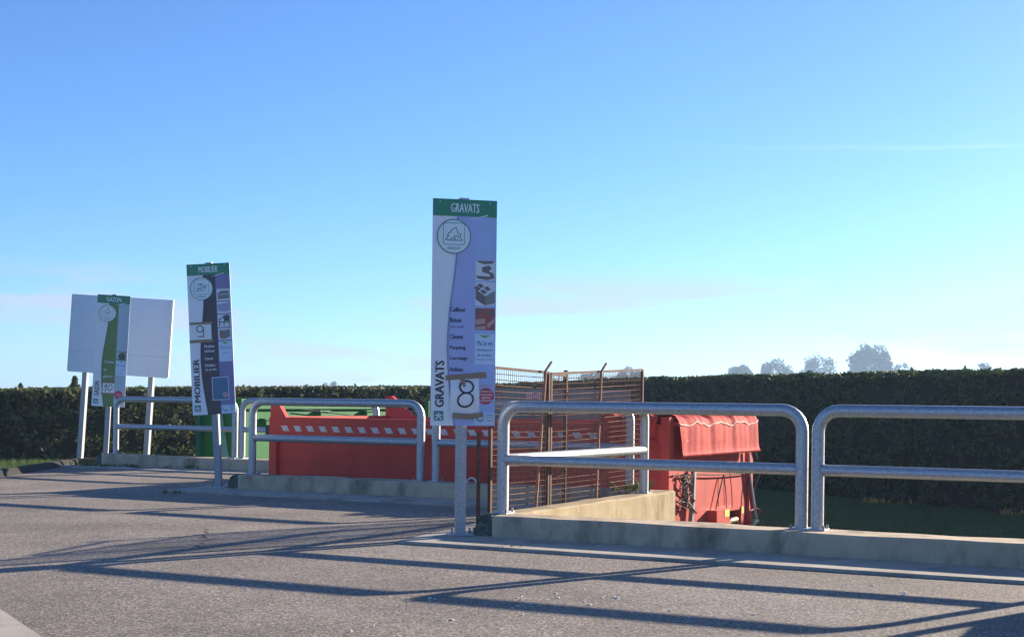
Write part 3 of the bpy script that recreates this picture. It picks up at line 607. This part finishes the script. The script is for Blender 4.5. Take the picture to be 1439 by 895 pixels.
# tarpaulin: over the end and crumpled over the near corner
def fold(y, k): return 0.5 * math.sin(y * 7.3 + k) + 0.3 * math.sin(y * 15.1 + 2 * k) + 0.2 * math.sin(y * 27.7 + 1.3)
prof = [(-0.95, 0.00), (-0.80, 0.07), (-0.62, 0.13), (-0.42, 0.16), (-0.22, 0.165), (-0.06, 0.15), (0.03, 0.11), (0.075, 0.05), (0.09, -0.03), (0.10, -0.12), (0.11, -0.21), (0.115, -0.30), (0.125, -0.38), (0.14, -0.42), (0.125, -0.44)]
def tfn(i, j):
    y = 0.16 + i * (SWD - 0.22); k = j * (len(prof) - 1); a = min(int(k), len(prof) - 2); f = k - a
    px_, pz = prof[a][0] * (1 - f) + prof[a + 1][0] * f, prof[a][1] * (1 - f) + prof[a + 1][1] * f
    dn = max(0, min(1, (j - 0.35) * 2.2)); w_ = fold(y + 0.25 * j, 0.8)
    sag = -0.02 * math.sin(i * math.pi)
    return Vector((SL + px_ + 0.035 * w_ * (0.35 + dn) * (1.15 - j), y + 0.02 * math.sin(9 * j + y * 5), RZ + pz + (0.03 * w_ + sag) * (1 - dn) + 0.02 * fold(y, 2) * dn * (1 - j)))
tp = MB().grid(tfn, 90, 42).build('tarpaulin', 'red_tarp', skip)
MB().grid(lambda i, j: tfn(i, 0.525 + 0.022 * j + 0.012 * math.sin(i * 23) + 0.006 * math.sin(i * 61)) + Vector((0.012, 0, 0.004)), 90, 2).build('seam_stripe', 'tarp_seam', tp)
MB().grid(lambda i, j: tfn(i, 0.93 + 0.06 * j) + Vector((0.012, 0, 0.0)), 60, 2).build('hem', 'red_tarp', tp)
def cfn(i, j):
    x = SL - 1.05 + i * 0.9; z = RZ + 0.13 * math.sin(min(1, j * 2.2) * math.pi / 2) if j < 0.45 else RZ + 0.13 - (j - 0.45) * 0.60
    y = 0.45 - 0.47 * min(1, j / 0.5) - 0.02
    k = math.sin(x * 19 + j * 4) * 0.5 + math.sin(x * 41 + j * 9) * 0.3 + math.sin(x * 11 - j * 13) * 0.4
    return Vector((x + 0.03 * math.sin(j * 14 + i * 6), y - 0.045 - 0.09 * k * (0.25 + j), z + 0.09 * k * (1 - 0.4 * j) - 0.10 * abs(math.sin(i * 7)) * max(0, j - .5)))
MB().grid(cfn, 40, 26).build('tarpaulin_bunch', 'red_tarp', tp)
for k in range(3):
    pts = [(SL - 0.75 + 0.1 * t + 0.05 * math.sin(t * 2 + k), 0.02 - 0.04 * k - .06, RZ + 0.10 - 0.02 * k + 0.035 * math.sin(t * 1.7 + k * 2)) for t in range(6)]
    MB().tube(pts, 0.012, 6).build('lashing', 'rope', tp)
# fittings on the sunlit end
EX = SL - 0.04
def zpx(py, y):      # height above pit floor of a photo row on the end face at width y
    d = (s_or + su * SL + sv * y).y; X = (s_or + su * SL + sv * y).x
    return H + (YH + 0.0115 * (F * X / d) - py) * d / F - PIT
def ypx(px):         # width coordinate for a photo column on the end face
    k = (px - 719.5) / F; P0 = s_or + su * (SL + 0.02)
    return (k * P0.y - P0.x) / (sv.x - k * sv.y)
def epx(px, py, off=0.03): y = ypx(px); return Vector((EX + off, y, zpx(py, y)))
def ent(name, pts, r, m, n=6, off=0.03, sq=False): return MB().tube([epx(a, b, off) for a, b in pts], r, n, sq=sq, smooth=not sq).build(name, m, skip)
ent('end_rope', [(946, 668), (965, 667), (985, 666.5), (1005, 667), (1030, 666), (1050, 664), (1072, 660)], 0.011, 'rope', off=0.06)
MB().tube([epx(976, 660, .06), epx(975, 700, .06), epx(972, 745, .06)], 0.042, 4, smooth=False, sq=True).build('flat_bar', 'steel', skip)
ent('tie_cord', [(1019, 668), (1014, 690), (1009, 715)], 0.010, 'rope', off=0.045)
ent('tie_cord', [(1020, 668), (1020, 690), (1021, 710)], 0.005, 'rope', off=0.045)
ent('tie_cord', [(1028, 663), (1031, 690), (1032, 712)], 0.007, 'rope', off=0.045)
ent('tie_cord', [(1056, 665), (1053, 690), (1051, 735)], 0.009, 'rope', off=0.045)
ent('tie_cord', [(1070, 664), (1064, 680), (1059, 697)], 0.008, 'rope', off=0.05)
ent('strap', [(1053, 632), (1055, 665), (1057, 682), (1062, 712), (1065, 727)], 0.022, 'strap', 4, 0.06)
ent('strap', [(1060, 630), (1065, 645)], 0.02, 'iron', 4, 0.06)
ent('handle', [(953, 619), (966, 619), (966, 641)], 0.008, 'iron', off=0.13)
for k in range(9):
    q = random.Random(40 + k); pts = [(964 + q.uniform(-8, 8) + 6 * t / 7 * (1 if k % 2 else -0.3), 664 + t * 7.5 + q.uniform(-5, 5)) for t in range(8)]
    MB().tube([epx(a, b, 0.05 + q.uniform(0, 0.08)) for a, b in pts], 0.007 + 0.004 * (k % 2), 5).build('tangled_rope', 'rope' if k % 3 else 'rope_pale', skip)
# hook box
ya, yb, yc = ypx(1001), ypx(1019), ypx(1037); zt = zpx(713, yb)
bxo = MB().box(EX, EX + 0.15, ya, yb, zt - 0.75, zt - 0.01).build('hook_box', 'red_paint', skip)
MB().box(EX, EX + 0.13, yc, yc + 0.11, zt - 0.75, zt - 0.01).build('hook_box_side', 'red_paint', bxo)
MB().box(EX - 0.004, EX + 0.01, yb + .001, yc - .001, zt - 0.7, zt - 0.02).build('recess', 'iron', bxo)
MB().box(EX, EX + 0.12, yb + .001, yc - .001, zt - 0.05, zt - 0.012).build('hook_box_lid', 'red_paint', bxo)
for a, b, x_ in ((yb - .22, yb - 0.02, .152), (yc + 0.005, yc + 0.105, .132)): MB().box(EX + x_, EX + x_ + .004, a, b, zt - 0.12, zt - 0.015).build('warning_label', 'yellow', bxo)
MB().tube([(EX + .05, yb + .02, zt - .36), (EX + .09, yb + .12, zt - .20), (EX + .09, yc - .12, zt - .20), (EX + .05, yc - .02, zt - .34)], 0.045, 8).build('lifting_bar', 'brass', bxo)
MB().tube([epx(1052, 748, .08), epx(1055, 737, .10), epx(1060, 732, .12), epx(1065, 738, .1), epx(1066, 748, .08)], 0.05, 6).build('coiled_hose', 'brass', skip)
MB().tube([epx(1057, 718, .04), epx(1063, 714, .06), epx(1068, 716, .06), epx(1072, 720, .06)], 0.02, 6).build('end_hook', 'red_paint', skip)
yv = SWD + 0.10
MB().tube([(EX - .1, yv, zpx(668, SWD)), (EX - .1, yv + .01, zpx(725, SWD))], 0.05, 4, smooth=False, sq=True).build('tail_lever', 'steel', skip)
MB().tube([(EX - .1, SWD - .05, zpx(727, SWD)), (EX - .1, yv + .08, zpx(725, SWD))], 0.035, 6).build('lever_pivot', 'red_paint', skip)
MB().tube([(EX - .1, SWD - .02, zpx(668, SWD)), (EX - .1, yv + .08, zpx(667, SWD))], 0.03, 6).build('lever_pivot', 'red_paint', skip)
MB().tube([(EX - .5, SWD + .25, zpx(670, SWD)), (EX - .5, SWD + .25, zpx(617, SWD))], 0.02, 6).tube([(EX - .5, SWD - .02, zpx(668, SWD)), (EX - .5, SWD + .26, zpx(668, SWD))], 0.02, 6).build('tail_rod', 'red_paint', skip)
vs_, fs_ = text_mesh('A', 0.0); x0t, x1t = min(v.x for v in vs_), max(v.x for v in vs_)
q0, q1 = epx(981, 680, 0.004), epx(985, 674, 0.004)
MB().add([(q0.x, q0.y + (q1.y - q0.y) * (v.x - x0t) / (x1t - x0t), q0.z + 0.075 * v.y / 0.7) for v in vs_], fs_).build('faded_lettering', 'strap', skip)
q0, q1 = epx(969, 680, 0.004), epx(972.5, 674, 0.004)
MB().add([(q0.x, q0.y, q0.z), (q0.x, q1.y, q0.z), (q0.x, q1.y, q1.z), (q0.x, q0.y, q1.z)], [(0, 1, 2, 3)]).build('faded_lettering', 'strap', skip)

# ------------------------------------------------------------------ green skip and teal skip
def plain_skip(name, label, P, ang, L_, W_, top, m, md, ribs=True):
    t = empty(name, (P.x, P.y, PIT), (0, 0, ang), label, 'skip'); h = top - PIT
    MB().box(0.04, L_ - 0.04, 0.08, W_ - 0.08, 0.12, h - 0.18).build('body', m, t)
    r_ = MB().box(0, L_, 0, 0.14, h - 0.2, h).box(0, L_, W_ - 0.14, W_, h - 0.2, h).box(0.001, 0.14, 0.141, W_ - 0.141, h - 0.19, h - .004).box(L_ - .14, L_ - .001, 0.141, W_ - 0.141, h - 0.19, h - .004).build('top_rim', m, t)
    for x in (0.0, L_ - 0.12):
        for y in (0.0, W_ - 0.12): MB().box(x, x + 0.12, y + .002, y + 0.118, 0.0, h - 0.201).build('corner_post', md, t)
    MB().box(0.13, L_ - .13, 0.06, 0.079, 0.5, 0.62).box(0.13, L_ - 0.13, W_ - .079, W_ - 0.06, 0.5, 0.62).build('side_rail', md, t)
    if ribs:
        for k in range(1, 5): MB().box(L_ * k / 5 - .05, L_ * k / 5 + .05, 0.025, 0.079, 0.63, h - 0.201).build('rib', m, t)
    return t
gv = math.atan2(V.y, V.x)
gP = at(339, 600, 27.7)
# long side faces the sun: its length runs along V, its width away to the left
gs = plain_skip('green_skip', 'green skip behind the railing and beyond the striped red skip', gP, gv, 6.1, 1.05, 1.33, 'green_paint', 'green_dark', ribs=False)
h = 1.33 - PIT
for x, z in ((0.7, h - .42), (2.6, h - .26), (4.4, h - .26)):
    MB().box(x, x + 0.42, -0.05, 0.079, z, z + 0.03).box(x + .08, x + 0.34, -0.02, 0.079, z - 0.16, z - 0.001).build('step_bracket', 'green_paint', gs)
MB().tube([(2.0, -.03, h - .21), (3.0, -.03, h - .28), (4.2, -.03, h - .38), (5.2, -.03, h - .40)], 0.012, 5).build('cable', 'rope', gs)
# frame at its near end
MB().add([(-0.03, 0.10, 0.1), (-0.03, 0.62, 0.1), (-0.03, 0.62, h - .25), (-0.03, 0.45, h - .25)], [(0, 3, 2, 1)]).build('end_plate', 'teal_paint', gs)
MB().box(-0.10, -0.02, 0.94, 1.04, 0, h - .05).build('end_bar', 'green_dark', gs)
MB().box(-0.06, -0.01, 0.10, 0.2, h - .70, h - .42).build('end_latch', 'green_paint', gs)
MB().tube([(6.3, -.5, 0), (6.3, -.5, h)], 0.05, 6).tube([(6.05, -0.0, 0.5), (6.3, -.5, 0.5)], 0.03, 6).build('end_ladder_post', 'green_paint', gs)
tP = at(640, 560, 25.1)
ts = plain_skip('teal_skip', 'grey teal skip seen through the rusty mesh behind the red skip', tP, R(-4.8), at(887, 560, 24.9).x - tP.x, 2.2, 1.56, 'teal_paint', 'pale_grey')
MB().box(1.25, 1.52, -0.012, -0.001, 1.56 - PIT - .19, 1.56 - PIT - 0.05).build('label_plate', 'pale_grey', ts)

# ------------------------------------------------------------------ rusty mesh gate standing along the side wall
gate = empty('mesh_gate', A0 - U * 0.27 + V * 0.1, (0, 0, math.atan2(V.y, V.x)), 'rusty wire mesh gate with bent rods leaning along the ochre side wall', 'gate')
def gpt(px, z, off):          # along-gate coordinate for a photo column
    k = (px - 719.5) / F; P = A0 - U * (0.27 - off) + V * 0.1
    return (k * P.y - P.x) / (V.x - k * V.y)
def mesh_panel(x0, x1, z0, z1a, z1b, ya, yb, name, fine=1.0):
    f = MB(); zt = lambda x: z1a + (z1b - z1a) * (x - x0) / (x1 - x0); yy = lambda x: ya + (yb - ya) * (x - x0) / (x1 - x0)
    pan = MB()
    pan.tube([(x0, yy(x0), z0), (x0, yy(x0), zt(x0))], 0.024, 4, smooth=False, sq=True).tube([(x1, yy(x1), z0), (x1, yy(x1), zt(x1))], 0.024, 4, smooth=False, sq=True)
    pan.tube([(x0, yy(x0), zt(x0)), (x1, yy(x1), zt(x1))], 0.02, 4, smooth=False, sq=True).tube([(x0, yy(x0), z0 + .02), (x1, yy(x1), z0 + .02)], 0.02, 4, smooth=False, sq=True)
    p = pan.build(name, 'rust', gate)
    n = max(2, int((x1 - x0) / 0.046 * fine))
    for i in range(1, n): x = x0 + (x1 - x0) * i / n; f.tube([(x, yy(x), z0 + .02), (x, yy(x), zt(x) - .01)], 0.0034, 4, cap=False, smooth=False)
    m_ = max(4, int(27 * fine))
    for j in range(1, m_):
        q = j / m_
        f.tube([(x0, yy(x0) + .006, z0 + (zt(x0) - z0) * q), ((x0 + x1) / 2, yy((x0 + x1) / 2) + .006 + .006 * math.sin(j), z0 + (zt((x0 + x1) / 2) - z0) * q - 0.004), (x1, yy(x1) + .006, z0 + (zt(x1) - z0) * q)], 0.0041, 4, cap=False, smooth=False)
    f.build('wire_mesh', 'rust_light', p, kind='stuff')
    return p
gx0, gx1, gx2 = gpt(697, 1, 0) - 0.06, gpt(772, 1, 0), gpt(900, 1, 0)
def gtop(px, py, x): d = (A0 - U * 0.27 + V * (0.1 + x)).y; return H + ((YH + .0115 * (px - 719.5)) - py) * d / F
mesh_panel(gx0, gx1 - .03, 0.05, gtop(697, 516, gx0), gtop(772, 523.5, gx1), 0.03, 0.0, 'gate_panel')
mesh_panel(gx1 + .03, gx2, 0.05, gtop(775, 525, gx1), gtop(900, 519.5, gx2), 0.0, -0.02, 'gate_panel')
mesh_panel(gx1 + 0.06, gx1 + 1.35, 0.05, gtop(775, 524, gx1), gtop(833, 528, gx1 + 1.3), 0.08, 0.42, 'gate_panel', 0.3)
for (xa, xb, zt_) in ((gx1 - 0.42, gx1 - 0.2, gtop(764, 521, gx1 - .2)), ((gx1 + gx2) / 2 - 0.13, (gx1 + gx2) / 2 - 0.02, gtop(836, 522, (gx1 + gx2) / 2))):
    MB().tube([(xa, -0.04, 0.05), (xb, -0.045, zt_), (xb + 0.06, -0.05, zt_ + 0.045), (xb + 0.14, -0.05, zt_ + 0.10)], 0.016, 6).build('bent_rod', 'rust_light', gate)
MB().tube([(gx0 + .06, 0.05, 0.0), (gx0 + .06, 0.05, 1.81)], 0.017, 6).build('stake', 'rust', gate)
MB().tube([((gx1 + 1.35), 0.42, 0.0), (gx1 + 1.35, 0.42, 1.73)], 0.03, 4, smooth=False, sq=True).build('stake', 'rust', gate)
MB().tube([(gx0 - .12, 0.10, 0.0), (gx0 - .12, 0.10, 1.02)], 0.022, 4, smooth=False, sq=True).build('latch_post', 'rust', gate)

# ------------------------------------------------------------------ vegetation
def leaf_cloud(pts, size, r, mb, flat=0.0):
    for p in pts:
        a = Vector((r.gauss(0, 1), r.gauss(0, 1), r.gauss(0, 1) + flat)).normalized(); b = a.orthogonal().normalized()
        b.rotate(Matrix.Rotation(r.uniform(0, 6.28), 3, a)); c_ = a.cross(b); k = size * r.uniform(0.6, 1.4)
        p = Vector(p); mb.v += [tuple(p - b * k), tuple(p + c_ * k * .55), tuple(p + b * k), tuple(p - c_ * k * .55)]
        n = len(mb.v); mb.f.append((n - 4, n - 3, n - 2, n - 1)); mb.sm.append(False)
def smooth_noise(seed):
    r = random.Random(seed); ph = [(r.uniform(0.3, 3.5), r.uniform(0.3, 3.5), r.uniform(0, 6.28)) for _ in range(7)]
    return lambda x, z: sum(math.sin(a * x + b * z + c_) for a, b, c_ in ph) / 7
def hedge(pts, label, seed, dens, thick=1.1, loose=0.10, size=0.055, leaf='hedge_leaf'):
    """pts: (x, y, z_bottom, z_top) along the front face"""
    r = random.Random(seed); nf = smooth_noise(seed)
    root = empty('hedge', (pts[0][0], pts[0][1], pts[0][2]), label=label, cat='hedge', group='clipped hedges round the yard')
    core = MB(); fol = MB(); o = Vector(pts[0][:3])
    for (xa, ya, za, ta), (xb, yb, zb_, tb) in zip(pts[:-1], pts[1:]):
        A_, B_ = Vector((xa, ya, 0)), Vector((xb, yb, 0)); d = (B_ - A_); L_ = d.length; d.normalize(); n = Vector((d.y, -d.x, 0))
        if n.y > 0: n = -n
        q = lambda P, k, z: tuple(P - n * k + Vector((0, 0, z)) - o)
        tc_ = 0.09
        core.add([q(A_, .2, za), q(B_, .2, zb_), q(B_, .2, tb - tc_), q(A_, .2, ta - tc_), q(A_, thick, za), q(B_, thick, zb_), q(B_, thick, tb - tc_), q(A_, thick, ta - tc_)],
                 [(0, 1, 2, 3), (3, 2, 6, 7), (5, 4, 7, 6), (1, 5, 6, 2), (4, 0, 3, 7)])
        P = []
        hgt = lambda t_: (za + (zb_ - za) * t_, ta + (tb - ta) * t_)
        def edge(t_, w_): return 0.035 * nf(t_ * L_ * 1.7, w_) + 0.02 * nf(t_ * L_ * 7, w_ * 3)
        for _ in range(int(L_ * (ta - za) * dens / 9)):      # sprays of leaves growing out and up
            t_ = r.random(); z0_, z1_ = hgt(t_); zz = z0_ + r.random() * (z1_ - z0_)
            if nf(t_ * L_ * 3.1 + 5, zz * 4.2) < -0.22: continue
            base = A_ + d * t_ * L_ + n * (0.14 * nf(t_ * L_ * 2.0, zz * 3.0) + r.uniform(-.1, .02)) + Vector((0, 0, zz))
            gd = (n * r.uniform(.4, 1) + d * r.uniform(-.6, .6) + Vector((0, 0, r.uniform(0.0, .9)))).normalized(); ln = r.uniform(.5, 1.5) * loose * 2
            top_ = z1_ + edge(t_, 0)
            for k in range(9):
                pt = base + gd * ln * k / 8 + Vector((r.gauss(0, .035), r.gauss(0, .035), r.gauss(0, .035)))
                pt.z = min(pt.z, top_ + r.uniform(-.03, .02)); P.append(pt - o)
        for _ in range(int(L_ * (thick + .25) * dens * 0.8)):
            t_ = r.random(); w_ = r.random() * (thick + .2) - .12; z0_, z1_ = hgt(t_)
            P.append(A_ + d * t_ * L_ - n * w_ + Vector((0, 0, z1_ - abs(r.gauss(0, 0.06)) + edge(t_, w_) + 0.01)) - o)
        for _ in range(int(L_ * 1.2)):      # stray shoots
            t_ = r.random(); w_ = r.random() * thick; z0_, z1_ = hgt(t_); hh = r.uniform(0.04, 0.13)
            for k in range(6): P.append(A_ + d * t_ * L_ - n * w_ + Vector((r.uniform(-.02, .02), r.uniform(-.02, .02), z1_ - .04 + hh * k / 5)) - o)
        leaf_cloud(P, size, r, fol, 0.3)
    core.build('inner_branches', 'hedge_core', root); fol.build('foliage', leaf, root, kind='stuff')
def hp(px, ytop, d, zb): p = at(px, ytop, d); return (p.x, p.y, zb, p.z)
hedge([hp(-140, 549, 30.5, -.3), hp(0, 548, 31.5, -.3), hp(160, 546, 33, PIT), hp(335, 545.5, 36, PIT), hp(500, 544.5, 39, PIT), hp(660, 544, 42, PIT)], 'loose sunlit conifer hedge behind the blank board and green skip', 11, 520, loose=0.17, size=0.06, leaf='hedge_leaf_loose')
hedge([hp(590, 545, 58, PIT), hp(760, 537, 48, PIT), hp(900, 531, 41, PIT), hp(1085, 527, 34.8, PIT), hp(1260, 522.5, 30.8, PIT), hp(1439, 518.5, 27.8, PIT), hp(1700, 511, 24.5, PIT)], 'dark dense clipped hedge behind the lawn and red skip', 12, 430, loose=0.08)

def tree(px, ytop, wpx, d, label, seed, leaf='tree_leaf', n=3000, conifer=False, round_=1.0):
    r = random.Random(seed); top = at(px, ytop, d); w_ = wpx * d / F / 2; Hh = top.z - PIT
    t = empty('tree', (top.x, top.y, PIT), label=label, cat='tree', group='trees beyond the hedge')
    tr = MB(); tr.tube([(0, 0, -.05), (0.05, 0, Hh * .3), (-0.05, 0.05, Hh * (0.97 if conifer else .6))], [0.03 * Hh, 0.022 * Hh, 0.004 * Hh], 7)
    fol = MB(); P = []
    if conifer:
        for _ in range(n):
            z = r.random(); rad = w_ * (1 - z) * (0.75 + 0.25 * math.sin(z * 40)) + 0.02
            a = r.uniform(0, 6.28); q = math.sqrt(r.random()); P.append((rad * q * math.cos(a), rad * q * math.sin(a), Hh * (0.15 + 0.85 * z)))
        leaf_cloud(P, 0.012 * Hh + .03, r, fol)
    else:
        cz = Hh * 0.66; rz = Hh * 0.34
        lumps = []
        for k in range(26):
            a, z = r.uniform(0, 6.28), r.uniform(-0.9, 0.95); q = math.sqrt(max(0, 1 - abs(z) ** 2.2)) * r.uniform(0.35, 0.85)
            lumps.append((Vector((w_ * q * math.cos(a), w_ * q * math.sin(a), cz + rz * z * 0.8)), r.uniform(0.2, 0.36) * min(w_, rz * 1.3)))
            tr.tube([(0, 0, Hh * r.uniform(.25, .55)), tuple(lumps[-1][0])], [0.010 * Hh, 0.003 * Hh], 5)
        for _ in range(int(n * 1.7)):
            c_, rad = r.choice(lumps); v = Vector((r.gauss(0, 1), r.gauss(0, 1), r.gauss(0, .85))).normalized() * rad * r.uniform(0.55, 1.05)
            P.append(c_ + v)
        leaf_cloud(P, 0.026 * max(w_ * 2, Hh * .6), r, fol)
    tr.build('trunk', 'bark', t); fol.build('crown', leaf, t, kind='stuff')
    return t
D1 = 600
tree(1038, 513, 52, D1, 'low hazy tree at the open end of the far tree row', 21)
tree(1091, 504.5, 54, D1 + 20, 'rounded hazy tree beside the low one in the far row', 22)
tree(1152, 500, 62, D1 + 60, 'pale feathery tree next to the broadest far tree', 23, 'tree_leaf_pale', 2000)
tree(1221, 486.5, 80, D1, 'broadest and tallest hazy tree of the far row above the hedge', 24, n=5200)
tree(1270, 506, 34, D1 + 10, 'small hazy tree close beside the tallest far tree', 25, 'tree_leaf_pale', 1500)
tree(1383, 507, 30, D1 - 60, 'lone small tree top peeking over the dark hedge', 26, n=1500)
tree(884, 518, 62, D1 + 15, 'hazy tree behind the corner of the mesh gate', 27, n=2600)
tree(833, 522, 46, D1 + 15, 'hazy tree seen through the top of the mesh gate', 29, n=2000)
tree(466, 536.5, 34, D1 + 40, 'lone far tree above the hedge over the green skip', 28, n=2000)
tree(105, 529, 130, 48, 'young conifer tip above the hedge beside the blank board post', 31, n=1500, conifer=True)
tree(29, 539, 130, 60, 'small conifer tip above the loose hedge', 32, n=1200, conifer=True)

# grass blades: lawn in the shade beyond the wall and on the bank
r = random.Random(5); gb = MB()
def blade(x, y, z, h_, wd):
    a = r.uniform(0, 6.28); dx, dy = math.cos(a) * wd, math.sin(a) * wd; lx, ly = r.uniform(-.5, .5) * h_, r.uniform(-.5, .5) * h_
    gb.add([(x - dx, y - dy, z), (x + dx, y + dy, z), (x + lx, y + ly, z + h_)], [(0, 1, 2)])
for _ in range(42000):
    d_ = r.uniform(20, 36); px = r.uniform(1060, 1500); p = at(px, 500, d_)
    blade(p.x, p.y, PIT - 0.005, r.uniform(.03, .08), .008)
for _ in range(9000):
    d_ = r.uniform(22, 31.5); px = r.uniform(-60, 120); p = at(px, 500, d_)
    if p.x < -8.75: blade(p.x, p.y, -0.125, r.uniform(.04, .12), .008)
gb.build('lawn_grass', 'grass_blade', label='short lawn grass beyond the low wall and on the bank', cat='grass', kind='stuff')
def tuft(name, label, P, n, h_, spread, m='weed_leaf', seed=1, wd=0.012):
    q = random.Random(seed); mb = MB()
    for _ in range(n):
        a = q.uniform(0, 6.28); rr_ = spread * math.sqrt(q.random()); x, y = rr_ * math.cos(a) * 1.6, rr_ * math.sin(a) * .6; hh = h_ * q.uniform(.4, 1)
        b = q.uniform(0, 6.28); lx, ly = math.cos(b) * hh * .6, math.sin(b) * hh * .6; dx, dy = -math.sin(b) * wd, math.cos(b) * wd
        mb.add([(x - dx * .5, y - dy * .5, -.004), (x + dx * .5, y + dy * .5, -.004), (x + lx * .5 + dx, y + ly * .5 + dy, hh * .7), (x + lx, y + ly, hh), (x + lx * .5 - dx, y + ly * .5 - dy, hh * .7)], [(0, 1, 2, 3, 4)])
    o = mb.build(name, m, None, label, 'weed', 'weeds growing at the foot of the walls'); o.location = P; return o
tuft('weed_clump', 'leafy weed clump at the foot of the GAZON sign post', on(119, 656, -0.022), 60, 0.16, 0.16, seed=1)
tuft('weed_clump', 'low weed mat between the GAZON sign and the railing foot', on(165, 657, -0.022), 120, 0.09, 0.28, seed=2)
tuft('weed_clump', 'green weed mat at the foot of the wall left of the MOBILIER post', on(283, 660, -0.022), 130, 0.12, 0.22, seed=3)
tuft('weed_clump', 'thin weed strip at the wall foot halfway to the MOBILIER post', on(248, 659, -0.022), 60, 0.07, 0.2, seed=4)
tuft('weed_clump', 'small weed growing at the apron edge right of the GRAVATS post', on(716, 772, -0.022), 34, 0.05, 0.08, seed=5, wd=.006)
tuft('weed_clump', 'weed growing at the end of the ochre side wall by the skip', SA + V * -.25 - U * 0.32 + Vector((0, 0, -0.03)), 50, 0.42, 0.1, seed=6)
tuft('weed_clump', 'small dark weed at the apron tip below the MOBILIER sign', on(242, 693, -0.022), 30, 0.06, 0.1, seed=7)
for i, (px, py) in enumerate(((1233, 707), (1280, 710), (1432, 724))):
    b = on(px, py, PIT)
    tuft('yellow_weed', ['bright yellowish weed patch at the foot of the dark hedge near the railing post pair', 'thin scattered yellowish weeds between two yellow patches under the dark hedge', 'yellowish weeds at the foot of the dark hedge where the lawn narrows'][i], b, 40 if i != 1 else 14, 0.16, 0.22 if i != 1 else .3, m='flower', seed=30 + i, wd=.01)['category'] = 'weed'

# plaster chips scattered on the asphalt
ch = MB(); r = random.Random(9)
for (px, py, k) in [(604, 843, 3), (612, 841, 2), (636, 870, 4), (728, 853, 5), (735, 844, 3), (784, 838, 2), (848, 840, 4), (820, 847, 2), (494, 886, 3), (824, 781, 4), (672, 782, 2), (1271, 833, 5), (1268, 836, 4), (1202, 856, 2), (1226, 822, 2), (942, 859, 2), (880, 800, 2), (760, 850, 2)] + [(r.uniform(300, 1430), r.uniform(790, 890), 1) for _ in range(22)] + [(r.uniform(730, 960), r.uniform(835, 858), 1) for _ in range(12)]:
    c0 = on(px, py, -0.022)
    for _ in range(k):
        x, y = c0.x + r.gauss(0, .018), c0.y + r.gauss(0, .03); q = r.uniform(.004, .013); a = r.uniform(0, 3)
        P = [(x + q * math.cos(a + t) * r.uniform(.7, 1.3), y + q * math.sin(a + t) * r.uniform(.7, 1.3)) for t in (0, 1.4, 2.9, 4.4)]
        ch.prism(P, -0.023, -0.022 + q * .6)
ch.build('plaster_chips', 'chip', label='white plaster chips scattered on the asphalt', cat='debris', kind='stuff')
r = random.Random(17)
for k, (px, py, qx, qy) in enumerate(((291, 742, 284, 768),)):
    A_, B_ = on(px, py, -0.022), on(qx, qy, -0.022); pts = [A_.lerp(B_, t / 14) + Vector((r.gauss(0, .03), r.gauss(0, .04), 0)) for t in range(15)]; mb = MB()
    for p_, q_ in zip(pts[:-1], pts[1:]):
        w_ = Vector((0.006, 0.010, 0)) * r.uniform(.5, 1.3); mb.add([p_ - w_ + Vector((0, 0, .002)), q_ - w_ + Vector((0, 0, .002)), q_ + w_ + Vector((0, 0, .002)), p_ + w_ + Vector((0, 0, .002))], [(0, 1, 2, 3)])
    mb.build('pavement_crack', 'bitumen', kind='structure')
# white hose loop lying behind the wall at the foot of the red skip
lc = B1r + U * on_line(B1r, 664) + Vector((0, 0, KT))
MB().tube([lc + U * 0.075 * math.cos(t) + Vector((0, 0, -.01 + 0.08 * math.sin(t))) for t in [math.pi * k / 10 for k in range(11)]], 0.014, 6).build('hose_loop', 'chip', label='small white hose loop standing on the wall before the red skip', cat='hose')

# ------------------------------------------------------------------ haze
hz = bpy.data.materials.new('haze'); hz.use_nodes = True; hn = hz.node_tree; hn.nodes.clear()
ho = hn.nodes.new('ShaderNodeOutputMaterial'); hv = hn.nodes.new('ShaderNodeVolumePrincipled')
hv.inputs['Color'].default_value = (0.50, 0.72, 1.0, 1); hv.inputs['Density'].default_value = 0.0006; hv.inputs['Anisotropy'].default_value = 0.25
hn.links.new(hv.outputs[0], ho.inputs['Volume'])
M['haze'] = hz
MB().box(-g - 8, g + 8, -g - 8, g + 8, PIT - 1.3, 27).build('haze', 'haze', kind='stuff')
